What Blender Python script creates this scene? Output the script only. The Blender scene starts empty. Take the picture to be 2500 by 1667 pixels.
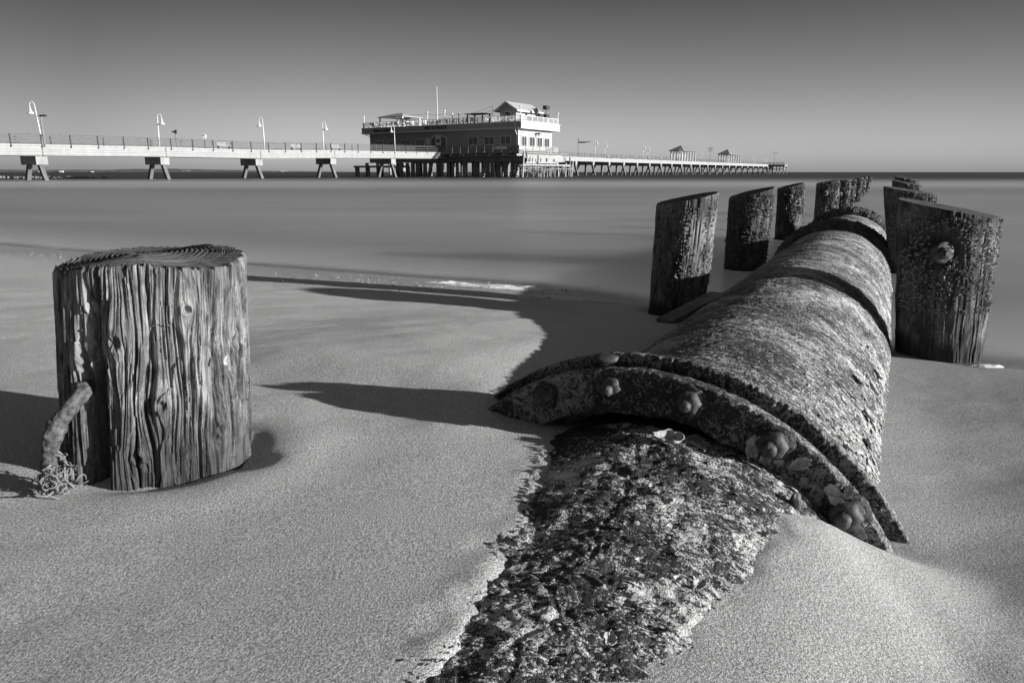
import bpy, math, random
import numpy as np
from mathutils import Vector
random.seed(7); RNG = np.random.default_rng(7)
R = math.radians
scene = bpy.context.scene
col = scene.collection
PI = math.pi

# ------------------------------------------------------------------ camera
F = 1750.0; CAM = np.array([0.0, 0.0, 0.70]); TILT = math.atan(413 / F); ZW = -0.30
cam_d = bpy.data.cameras.new('camera'); cam = bpy.data.objects.new('camera', cam_d); col.objects.link(cam)
cam.location = CAM; cam.rotation_euler = (PI / 2 - TILT, 0, 0)
cam_d.sensor_width = 36; cam_d.lens = F / 2500 * 36; cam_d.clip_start = 0.05; cam_d.clip_end = 60000
scene.camera = cam
FW = np.array([0, math.cos(TILT), -math.sin(TILT)]); UP = np.array([0, math.sin(TILT), math.cos(TILT)])
def ray(x, y): return (x - 1250) / F * np.array([1., 0, 0]) - (y - 833.5) / F * UP + FW
def at(x, y, Y=None, z=None):
    """photo pixel -> world point on the vertical plane Y or the level z"""
    d = ray(x, y)
    t = Y / d[1] if Y is not None else (z - CAM[2]) / d[2]
    return CAM + d * t

# ------------------------------------------------------------------ numpy noise
_T = RNG.random(65536)
def _h(ix, iy, iz): return _T[(ix * 73856093 ^ iy * 19349663 ^ iz * 83492791) & 65535]
def vnoise(x, y, z=0.0):
    x, y, z = np.broadcast_arrays(np.asarray(x, float), np.asarray(y, float), np.asarray(z, float))
    ix, iy, iz = np.floor(x).astype(np.int64), np.floor(y).astype(np.int64), np.floor(z).astype(np.int64)
    fx, fy, fz = x - ix, y - iy, z - iz
    fx = fx * fx * (3 - 2 * fx); fy = fy * fy * (3 - 2 * fy); fz = fz * fz * (3 - 2 * fz)
    r = 0
    for a in (0, 1):
        for b in (0, 1):
            for c in (0, 1):
                r = r + _h(ix + a, iy + b, iz + c) * (fx if a else 1 - fx) * (fy if b else 1 - fy) * (fz if c else 1 - fz)
    return r * 2 - 1
def fbm(x, y, z=0.0, o=4, g=.5):
    r = 0; a = 1; s = 0; k = 1.0
    for i in range(o):
        r = r + a * vnoise(x * k + i * 17.3, y * k + i * 5.1, z * k + i * 3.7); s += a; a *= g; k *= 2.03
    return r / s
def sstep(a, b, x):
    t = np.clip((x - a) / (b - a), 0, 1); return t * t * (3 - 2 * t)

# ------------------------------------------------------------------ object helpers
def tag(o, label=None, cat=None, group=None, kind=None):
    if label: o['label'] = label
    if cat: o['category'] = cat
    if group: o['group'] = group
    if kind: o['kind'] = kind
    return o
def empty(name, loc=(0, 0, 0)):
    o = bpy.data.objects.new(name, None); col.objects.link(o); o.location = tuple(loc); o.empty_display_size = .1
    return o
def link(name, me, mat, parent=None, smooth=False):
    o = bpy.data.objects.new(name, me); col.objects.link(o)
    if mat is not None: me.materials.append(mat)
    if smooth: me.polygons.foreach_set('use_smooth', [True] * len(me.polygons))
    if parent is not None:
        o.parent = parent
        w = Vector((0, 0, 0)); p = parent
        while p is not None: w += p.location; p = p.parent
        o.location = -w          # meshes are written in world coordinates
    return o
class MB:
    def __init__(s): s.v = []; s.f = []
    def add(s, vs, fs):
        n = len(s.v); s.v += [tuple(map(float, p)) for p in vs]; s.f += [tuple(n + i for i in f) for f in fs]; return s
    def box(s, c, ax, ay, az):
        """centre and three half-axis vectors"""
        c, ax, ay, az = (np.asarray(k, float) for k in (c, ax, ay, az))
        vs = [c + i * ax + j * ay + k * az for k in (-1, 1) for j in (-1, 1) for i in (-1, 1)]
        fs = [(0, 2, 3, 1), (4, 5, 7, 6), (0, 1, 5, 4), (2, 6, 7, 3), (0, 4, 6, 2), (1, 3, 7, 5)]
        if np.dot(np.cross(ax, ay), az) < 0: fs = [f[::-1] for f in fs]
        return s.add(vs, fs)
    def bar(s, a, b, w, h, up=(0, 0, 1)):
        a = np.asarray(a, float); b = np.asarray(b, float); d = b - a; L = np.linalg.norm(d); d /= L
        up = np.asarray(up, float)
        sd = np.cross(d, up)
        if np.linalg.norm(sd) < 1e-3: sd = np.cross(d, (0, 1, 0.))
        sd /= np.linalg.norm(sd); u = np.cross(sd, d)
        return s.box((a + b) / 2, d * L / 2, sd * w / 2, u * h / 2)
    def tube(s, pts, rad, n=8, cap=True):
        pts = [np.asarray(p, float) for p in pts]; m = len(pts)
        rad = [rad] * m if np.isscalar(rad) else list(rad)
        base = len(s.v); prev = None
        for i, p in enumerate(pts):
            d = pts[min(i + 1, m - 1)] - pts[max(i - 1, 0)]; d = d / (np.linalg.norm(d) + 1e-12)
            if prev is None:
                a = np.array([0, 0, 1.]) if abs(d[2]) < .9 else np.array([1., 0, 0])
                u = np.cross(d, a)
            else: u = prev - d * np.dot(prev, d)
            u /= np.linalg.norm(u); prev = u; w = np.cross(d, u)
            for k in range(n):
                t = 2 * PI * k / n; s.v.append(tuple(p + rad[i] * (math.cos(t) * u + math.sin(t) * w)))
        for i in range(m - 1):
            for k in range(n):
                a = base + i * n + k; b = base + i * n + (k + 1) % n
                s.f.append((a, b, b + n, a + n))
        if cap:
            s.f.append(tuple(base + k for k in range(n))[::-1]); s.f.append(tuple(base + (m - 1) * n + k for k in range(n)))
        return s
    def prism(s, poly, thick):
        """3-D polygon extruded by the vector thick"""
        t = np.asarray(thick, float); n = len(poly); poly = [np.asarray(p, float) for p in poly]
        return s.add(poly + [p + t for p in poly], [tuple(range(n))[::-1], tuple(range(n, 2 * n))] + [(i, (i + 1) % n, n + (i + 1) % n, n + i) for i in range(n)])
    def build(s, name, mat, parent=None, smooth=False):
        me = bpy.data.meshes.new(name); me.from_pydata(s.v, [], s.f); me.update()
        return link(name, me, mat, parent, smooth)
def grid_mesh(name, P, UV, mat, parent=None, wrap=False, caps=None, attrs=None, flip=False):
    """P: (rows, cols, 3) array -> smooth quad mesh with a metric UV map; caps: list of extra ring arrays"""
    nr, nc = P.shape[:2]
    idx = np.arange(nr * nc).reshape(nr, nc)
    if wrap:
        j = np.roll(idx, -1, 1); q = np.stack([idx[:-1], j[:-1], j[1:], idx[1:]], -1).reshape(-1, 4)
    else: q = np.stack([idx[:-1, :-1], idx[:-1, 1:], idx[1:, 1:], idx[1:, :-1]], -1).reshape(-1, 4)
    if flip: q = q[:, ::-1]
    V = P.reshape(-1, 3)
    me = bpy.data.meshes.new(name)
    me.vertices.add(len(V)); me.vertices.foreach_set('co', V.astype(np.float32).ravel())
    me.loops.add(q.size); me.loops.foreach_set('vertex_index', q.astype(np.int32).ravel())
    me.polygons.add(len(q)); me.polygons.foreach_set('loop_start', (np.arange(len(q)) * 4).astype(np.int32))
    me.polygons.foreach_set('loop_total', np.full(len(q), 4, np.int32))
    me.update(calc_edges=True)
    if UV is not None:
        uvl = me.uv_layers.new(name='UVMap'); uv = UV.reshape(-1, 2)[q.ravel()]
        uvl.data.foreach_set('uv', uv.astype(np.float32).ravel())
    for k, a in (attrs or {}).items():
        at_ = me.attributes.new(k, 'FLOAT', 'POINT'); at_.data.foreach_set('value', np.asarray(a, np.float32).ravel())
    return link(name, me, mat, parent, True)

# ------------------------------------------------------------------ materials
def newmat(name):
    m = bpy.data.materials.new(name); m.use_nodes = True; nt = m.node_tree; b = nt.nodes['Principled BSDF']
    return m, nt, b
def N(nt, t, **kw):
    n = nt.nodes.new(t)
    for k, v in kw.items():
        if k in n.inputs: n.inputs[k].default_value = v
        else: setattr(n, k, v)
    return n
def coords(nt, kind='Object', scale=(1, 1, 1)):
    tc = nt.nodes.new('ShaderNodeTexCoord'); mp = nt.nodes.new('ShaderNodeMapping'); mp.inputs['Scale'].default_value = scale
    nt.links.new(tc.outputs[kind], mp.inputs['Vector']); return mp.outputs['Vector']
def noise(nt, vec, scale, detail=4, rough=.55, dist=0):
    n = N(nt, 'ShaderNodeTexNoise', Scale=scale, Detail=detail, Roughness=rough, Distortion=dist)
    nt.links.new(vec, n.inputs['Vector']); return n.outputs['Fac']
def ramp(nt, fac, stops):
    r = nt.nodes.new('ShaderNodeValToRGB'); e = r.color_ramp.elements
    while len(e) < len(stops): e.new(.5)
    for i, (p, c) in enumerate(stops):
        e[i].position = p; e[i].color = (c, c, c, 1)
    nt.links.new(fac, r.inputs['Fac']); return r.outputs['Color']
def math_(nt, op, a, b=None, c=None):
    n = nt.nodes.new('ShaderNodeMath'); n.operation = op
    for i, k in enumerate((a, b, c)):
        if k is None: continue
        if isinstance(k, (int, float)): n.inputs[i].default_value = k
        else: nt.links.new(k, n.inputs[i])
    return n.outputs[0]
def mixc(nt, fac, a, b, mode='MIX'):
    n = nt.nodes.new('ShaderNodeMixRGB'); n.blend_type = mode
    for i, k in zip(('Fac', 'Color1', 'Color2'), (fac, a, b)):
        if isinstance(k, (int, float)): n.inputs[i].default_value = k if i == 'Fac' else (k, k, k, 1)
        else: nt.links.new(k, n.inputs[i])
    return n.outputs['Color']
def bump(nt, h, dist, strength=1.0, prev=None):
    b = N(nt, 'ShaderNodeBump', Strength=strength, Distance=dist); nt.links.new(h, b.inputs['Height'])
    if prev is not None: nt.links.new(prev, b.inputs['Normal'])
    return b.outputs['Normal']
def plain(name, c, rough=.6, var=.15, scale=3.0, bmp=0.0, metal=0.0, stretch=(1, 1, 1)):
    """painted / cast surface: grey with soft blotches, streaks and a little relief"""
    m, nt, b = newmat(name); v = coords(nt, 'Object', stretch)
    n = noise(nt, v, scale, 6, .65)
    nt.links.new(ramp(nt, n, [(.3, c * (1 - var)), (.7, min(1, c * (1 + var)))]), b.inputs['Base Color'])
    b.inputs['Roughness'].default_value = rough; b.inputs['Metallic'].default_value = metal
    if bmp: nt.links.new(bump(nt, n, bmp), b.inputs['Normal'])
    return m

def sand_mat():
    m, nt, b = newmat('sand'); v = coords(nt)
    g1 = noise(nt, v, 215, 3, .8); g2 = noise(nt, v, 90, 3, .6); g3 = noise(nt, v, 1.1, 4, .55)
    c = ramp(nt, g1, [(.30, .17), (.5, .47), (.70, .90)])
    c = mixc(nt, .9, c, ramp(nt, g3, [(.3, .84), (.7, 1.0)]), 'MULTIPLY')
    wet = N(nt, 'ShaderNodeAttribute', attribute_name='wet').outputs['Fac']
    c = mixc(nt, wet, c, mixc(nt, .28, c, .12))
    nt.links.new(c, b.inputs['Base Color'])
    rr = math_(nt, 'MULTIPLY_ADD', wet, -.45, .95); nt.links.new(rr, b.inputs['Roughness'])
    b.inputs['Specular IOR Level'].default_value = .3
    rip = noise(nt, coords(nt, 'Object', (16, 34, 1)), 1.0, 3, .6, .3)
    n = bump(nt, g2, .004, .35); 
    st = math_(nt, 'MULTIPLY_ADD', wet, -.55, .75)
    bb = N(nt, 'ShaderNodeBump', Distance=.0045); nt.links.new(g1, bb.inputs['Height']); nt.links.new(st, bb.inputs['Strength']); nt.links.new(n, bb.inputs['Normal'])
    n = bump(nt, rip, .004, .5, bb.outputs['Normal'])
    nt.links.new(n, b.inputs['Normal']); return m
def water_mat():
    m, nt, b = newmat('sea_water')
    foam = N(nt, 'ShaderNodeAttribute', attribute_name='foam').outputs['Fac']
    thin = N(nt, 'ShaderNodeAttribute', attribute_name='depth').outputs['Fac']
    v = coords(nt, 'Object')
    rot = nt.nodes.new('ShaderNodeMapping'); rot.inputs['Rotation'].default_value = (0, 0, R(14)); rot.inputs['Scale'].default_value = (.10, .42, 1)
    nt.links.new(v, rot.inputs['Vector'])
    n1 = noise(nt, rot.outputs['Vector'], 1.0, 3, .5, .6)
    rot2 = nt.nodes.new('ShaderNodeMapping'); rot2.inputs['Rotation'].default_value = (0, 0, R(4)); rot2.inputs['Scale'].default_value = (.012, .055, 1)
    nt.links.new(v, rot2.inputs['Vector'])
    n2 = noise(nt, rot2.outputs['Vector'], 1.0, 3, .5, .3)
    milk = math_(nt, 'MULTIPLY', foam, math_(nt, 'ADD', math_(nt, 'MULTIPLY_ADD', n1, .30, .28), math_(nt, 'MULTIPLY', n2, .50)))
    c = ramp(nt, milk, [(0.0, .02), (.3, .22), (.55, .44), (1.0, .78)])
    nt.links.new(c, b.inputs['Base Color'])
    nt.links.new(math_(nt, 'MULTIPLY_ADD', foam, -.22, .55), b.inputs['Roughness'])
    b.subsurface_method = 'BURLEY'; b.inputs['Subsurface Weight'].default_value = 1.0; b.inputs['Subsurface Radius'].default_value = (1, 1, 1); b.inputs['Subsurface Scale'].default_value = 6.0; b.inputs['IOR'].default_value = 1.33; b.inputs['Specular IOR Level'].default_value = .5
    nt.links.new(bump(nt, n1, .05, .4), b.inputs['Normal'])
    nt.links.new(thin, b.inputs['Alpha'])
    return m
def wood_mat(name, dark, light, top=False, crust=.0, damp=False, tide=False):
    """weathered timber: fibres along the UV v axis"""
    m, nt, b = newmat(name)
    v = coords(nt, 'UV', (1, 1, 1))
    def st(sx, sy, det=5, r=.65, d=0.):
        mp = nt.nodes.new('ShaderNodeMapping'); mp.inputs['Scale'].default_value = (sx, sy, 1); nt.links.new(v, mp.inputs['Vector'])
        return noise(nt, mp.outputs['Vector'], 1.0, det, r, d)
    f1 = st(170, 9, 5, .7, .6); f2 = st(60, 4.0, 5, .75, 1.1); f3 = st(9, 5, 5, .65, .5)
    a = math_(nt, 'ADD', math_(nt, 'MULTIPLY', f1, .4), math_(nt, 'MULTIPLY', f2, .35)); a = math_(nt, 'ADD', a, math_(nt, 'MULTIPLY', f3, .3))
    c = ramp(nt, a, [(.42, dark), (.53, (dark + light) * .40), (.64, light)])
    if crust:
        k = st(95, 95, 3, .6); c = mixc(nt, ramp(nt, math_(nt, 'ADD', math_(nt, 'MULTIPLY', k, .6), math_(nt, 'MULTIPLY', f3, .5)), [(.56, 0), (.66, crust)]), c, .42)
    if tide:      # weed stains in patches; shade of the bolt recess painted black
        c = mixc(nt, 1.0, c, ramp(nt, st(11, 5, 4, .65, .8), [(.40, .28), (.52, 1.0)]), 'MULTIPLY')
        ro = N(nt, 'ShaderNodeAttribute', attribute_name='rot').outputs['Fac']; c = mixc(nt, ro, c, .012)
    if damp:      # tidal stain on the lower half, patchy, and black rot in the hollow
        sp = nt.nodes.new('ShaderNodeSeparateXYZ'); nt.links.new(v, sp.inputs[0])
        k = math_(nt, 'ADD', math_(nt, 'MULTIPLY', sp.outputs['Y'], 2.6), math_(nt, 'MULTIPLY', st(16, 7, 5, .7, .8), .9))
        c = mixc(nt, 1.0, c, ramp(nt, k, [(.55, .38), (.95, .85), (1.0, 1.0)]), 'MULTIPLY')
        bl = st(26, 9, 4, .7, 1.0); c = mixc(nt, 1.0, c, ramp(nt, bl, [(.36, .35), (.5, 1.0)]), 'MULTIPLY')
        ro = N(nt, 'ShaderNodeAttribute', attribute_name='rot').outputs['Fac']; c = mixc(nt, ro, c, mixc(nt, ramp(nt, st(240, 240, 2), [(.6, 0), (.68, 1)]), .012, .16))
    nt.links.new(c, b.inputs['Base Color']); b.inputs['Roughness'].default_value = .85
    n = bump(nt, f1, .004, 1.0); n = bump(nt, f2, .006, .6, n); n = bump(nt, st(220, 220, 3, .6), .0018, .7, n)
    nt.links.new(n, b.inputs['Normal']); return m
def crust_mat(name, dark, pale, su, sv, amount, spec=.5, fine=150, bw=.35):
    """corroded iron under sand and shell crust; u = round the pipe, v = along it"""
    m, nt, b = newmat(name); v = coords(nt, 'UV')
    def st(sx, sy, det=5, r=.65, d=0.):
        mp = nt.nodes.new('ShaderNodeMapping'); mp.inputs['Scale'].default_value = (sx, sy, 1); mp.inputs['Rotation'].default_value = (0, 0, R(-9)); nt.links.new(v, mp.inputs['Vector'])
        return noise(nt, mp.outputs['Vector'], 1.0, det, r, d)
    big = st(3.2, 3.2, 4, .6, .3); flake = st(su, sv, 4, .7, 1.2); gr = st(fine, fine, 3, .7)
    a = math_(nt, 'ADD', math_(nt, 'MULTIPLY', flake, .55), math_(nt, 'MULTIPLY_ADD', big, bw, .175 - bw / 2)); a = math_(nt, 'ADD', a, math_(nt, 'MULTIPLY', gr, .45))
    c = ramp(nt, a, [(.50, dark * .6), (.695 - amount * .06, dark * 1.7), (.775 - amount * .10, pale)])
    nt.links.new(c, b.inputs['Base Color'])
    nt.links.new(ramp(nt, gr, [(.3, .45), (.7, .9)]), b.inputs['Roughness']); b.inputs['Specular IOR Level'].default_value = spec
    n = bump(nt, flake, .012, .9); n = bump(nt, gr, .004, .9, n)
    nt.links.new(n, b.inputs['Normal']); return m
def shell_mat(name='oyster_shell', lo=.22, hi=.72):
    m, nt, b = newmat(name); v = coords(nt, 'Object')
    n = noise(nt, v, 42, 5, .7)
    nt.links.new(ramp(nt, n, [(.32, lo), (.62, hi)]), b.inputs['Base Color']); b.inputs['Roughness'].default_value = .5
    nt.links.new(bump(nt, noise(nt, v, 160, 3, .6), .003, .8), b.inputs['Normal']); return m

M = dict(
    sand=sand_mat(), water=water_mat(),
    stump=wood_mat('weathered_stump_wood', .012, .40, damp=True), pile=wood_mat('wet_pile_wood', .012, .17, crust=.35, tide=True), pile_pale=wood_mat('dry_pile_wood', .018, .28, crust=.3, tide=True),
    barrel=crust_mat('flaked_pipe_iron', .032, .60, 17, 110, .28), near=crust_mat('crusted_pipe_iron', .018, .52, 26, 40, .44, fine=190, bw=.6),
    flange=crust_mat('rusted_flange_iron', .020, .30, 50, 50, .5), mussel=crust_mat('mussel_crust', .02, .16, 60, 60, .2),
    iron=plain('rusted_bolt_iron', .05, .6, .8, 60, .003), pile_top=wood_mat('wet_end_grain', .015, .11), shell=shell_mat('oyster_shell', .16, .50), barn=shell_mat('barnacle', .03, .22), barn_pale=shell_mat('pale_barnacle', .05, .36),
    white=plain('white_painted_steel', .62, .35, .06, 2.0), concrete=plain('pier_concrete', .29, .8, .16, .9, .01, stretch=(1, 1, .3)),  # concrete: one even grey for girders and beams
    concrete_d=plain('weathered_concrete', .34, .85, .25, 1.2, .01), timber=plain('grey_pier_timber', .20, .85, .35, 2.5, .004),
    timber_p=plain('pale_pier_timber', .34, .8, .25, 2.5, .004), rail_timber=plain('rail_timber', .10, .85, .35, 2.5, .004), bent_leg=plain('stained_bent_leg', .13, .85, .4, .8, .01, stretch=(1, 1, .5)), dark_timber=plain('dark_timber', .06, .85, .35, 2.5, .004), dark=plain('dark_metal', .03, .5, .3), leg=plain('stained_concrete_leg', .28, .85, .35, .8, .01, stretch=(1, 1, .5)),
    wall=plain('painted_board_wall', .34, .7, .08, .8), trim=plain('white_trim', .68, .5, .05), fascia=plain('fascia_board', .36, .6, .06), glass=plain('dark_window_glass', .05, .12, .2),
    door=plain('painted_door', .14, .5, .1), pale_roof=plain('pale_metal_roof', .42, .45, .1), roof=plain('metal_roof', .24, .45, .1), letters=plain('black_lettering', .015, .5, .1), sign=plain('white_sign', .75, .5, .1),
    stone=plain('dark_stone', .028, .6, .4, 30, .002), rope=plain('encrusted_rope', .075, .85, .9, 70, .005), fray=plain('frayed_fibre', .17, .9, .35, 60), coast=plain('far_woods', .12, .9, .3, .01),
    foamm=plain('sea_foam', .75, .8, .2, 20, .004), plankm=plain('wet_plank', .12, .6, .4, 12, .003))

# ------------------------------------------------------------------ beach
AZ = R(27.3)
NV = np.array([math.sin(AZ), math.cos(AZ), 0]); SV = np.array([math.cos(AZ), -math.sin(AZ), 0])   # along the pipe / across it
def sq(X, Y): return X * NV[0] + Y * NV[1], X * SV[0] + Y * SV[1]
def world(s, q, z): return NV * s + SV * q + np.array([0, 0, z])
def shore_s(q): return np.interp(q, [-30, -11, -6, -2.8, -.6, .5, 2, 12], [5.9, 5.65, 5.6, 5.72, 5.2, 4.42, 4.3, 4.0])
STUMP = np.array([-0.892, 1.74]); SR = .209
NR = .575
def NZ0(s): return np.interp(s, [.3, .87, 1.19, 1.6, 1.8], [-.566, -.561, -.557, -.541, -.534])
def NQ0(s): return np.interp(s, [.3, .87, 1.19, 1.6, 1.8], [-.42, -.425, -.41, -.42, -.44])
scours = []   # (x, y, radius, depth)
def sand_h(X, Y):
    X = np.asarray(X, float); Y = np.asarray(Y, float); s, q = sq(X, Y)
    zr = -.155 * sstep(-.45, .05, q) * sstep(.45, 1.85, s)
    zr = zr - .03 * sstep(-.1, 1.2, q)
    zr = zr + .085 * sstep(.32, 1.0, q + np.clip(s - 1.3, -1, .6) * .2)
    ss = shore_s(q); t = (s - 1.55) / (ss - 1.55)
    tt = np.where(t > 0, np.clip(t, 0, 1.0), 0); tt = tt * (.75 + .25 * tt)
    z = zr + (ZW - zr) * tt
    z = z + np.where(t > 1, -(s - ss) * .085, 0)
    z = np.maximum(z, -2.6)
    z = z + .011 * fbm(X * .9, Y * .9, 1., 3) * sstep(ZW - .1, ZW + .12, z)
    z = z + .007 * fbm(X * 3.1 + 4, Y * 5 + 2, 7., 3) * sstep(ZW - .02, ZW + .1, z)
    qL = np.interp(s, [.3, .6, .79, .87, 1.03, 1.15, 1.56, 1.8], [-.45, -.49, -.525, -.545, -.58, -.605, -.71, -.80]); qR = np.interp(s, [.3, .6, .86, .99, 1.19, 1.35, 1.62, 1.75], [-.39, -.36, -.321, -.258, -.209, -.168, -.125, -.10])
    def bz(qq):
        c_ = np.sqrt(np.maximum(NR ** 2 - (qq - NQ0(s)) ** 2, 0.)); return NZ0(s) + c_ + .55 * (qq < NQ0(s)) * (NR - c_)
    zL, zR = bz(qL), bz(qR); tq = np.clip((q - qL) / (qR - qL), 0, 1)
    zn = zL + (zR - zL) * tq - .06 * np.sin(PI * tq) ** 2
    wL = sstep(-.75, 0, np.minimum(q - qL, 0)); wR = sstep(.42, 0, np.maximum(q - qR, 0)); wgt = wL * wR * sstep(1.80, 1.66, s) * sstep(-.2, .4, s)
    z = z * (1 - wgt) + (zn + .002 - .016 * sstep(1.55, 1.2, s) * sstep(.5, 1.0, tq) * sstep(.35, .1, q - qR) + .008 * fbm(X * 16, Y * 16, 4., 3) * np.exp(-(np.minimum(np.abs(q - qL), np.abs(q - qR)) / .06) ** 2)) * wgt
    z = z - .028 * np.exp(-((q - .06) / .22) ** 2 - ((s - 1.72) / .16) ** 2)
    d = np.hypot(X - STUMP[0], Y - STUMP[1])
    z = z - .014 * np.exp(-((d - SR) / .04) ** 2) + .006 * np.exp(-((d - SR - .14) / .09) ** 2)
    dr = np.hypot((X - STUMP[0] - .24), (Y - STUMP[1] + .06)); z = z - .022 * np.exp(-(dr / .05) ** 2)
    for (cx, cy, r, dp) in scours:
        d = np.hypot(X - cx, Y - cy); z = z - dp * np.exp(-((d - r) / (r * .5)) ** 2)
    z = z + .075 * sstep(-.75, -1.35, q) * sstep(-2.9, -1.7, q) * sstep(1.62, 2.0, s) * sstep(4.4, 2.7, s)
    # sand banked against the pipe and the drainage mark right of the flange
    z = z + .02 * np.exp(-((q + 1.05) / .12) ** 2) * np.exp(-((s - 1.85) / .25) ** 2)
    z = z - .006 * np.exp(-((q - .02 - (1.65 - s) * .45) / .07) ** 2) * sstep(1.85, 1.6, s) * sstep(.6, 1.3, s)
    return z
scours.append((1.13, 4.95, .19, .03)); scours.append((2.30, 3.95, .24, .008))
def axis_vals(lo, hi, fine, out, n):
    c = np.arange(lo, hi + fine, fine); a = lo - np.geomspace(fine, lo + out, n)[::-1] if lo + out > 0 else []
    b = hi + np.geomspace(fine * 1.5, out - hi, n); return np.concatenate([lo - np.geomspace(fine * 1.5, out + lo, n)[::-1], c, b])
gx = axis_vals(-2.6, 2.9, .014, 260, 70); gy = axis_vals(.55, 5.6, .014, 260, 70)
GX, GY = np.meshgrid(gx, gy); GZ = sand_h(GX, GY)
wet = sstep(ZW + .16, ZW + .03, GZ + .02 * fbm(GX * .8, GY * .8, 3.))
sand = grid_mesh('sand', np.stack([GX, GY, GZ], -1), None, M['sand'], attrs={'wet': wet}); sand['kind'] = 'structure'
# sea: one sheet, fine near the shore, out to the horizon
wx = axis_vals(-12, 12, .12, 16000, 60); wy = axis_vals(2.4, 20, .10, 16000, 70)
wx = wx[(wx > -15000)]; wy = wy[(wy > 2.3)]
WX, WY = np.meshgrid(wx, wy); WD = ZW - sand_h(WX, WY)
s_, q_ = sq(WX, WY); off = s_ - shore_s(q_)
foam = 1.0 - .93 * sstep(70, 140, WY + .12 * np.abs(WX)) * (1) ; foam = np.clip(foam + .35 * np.exp(-(WY - 62) ** 2 / 300.), 0, 1.35)
foam = foam * (.72 + .5 * np.exp(-np.clip(off, 0, 99) / .9)) - .10 * np.exp(-((off - 2.6) / 1.0) ** 2) + .8 * np.exp(-np.clip(off, 0, 99) / .5)
foam = foam - .20 * np.exp(-((WY - 40) / 11) ** 2) - .10 * np.exp(-((off - 5.5) / 2.0) ** 2) * sstep(1, -5, WX) + .10 * np.exp(-((WY - 15) / 6) ** 2)
alpha = sstep(-.010, .040, WD + .012 * fbm(WX * 1.3, WY * 1.3, 2.))
sea = grid_mesh('sea', np.stack([WX, WY, np.full_like(WX, ZW)], -1), None, M['water'], attrs={'foam': foam, 'depth': alpha}); sea['kind'] = 'structure'

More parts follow.
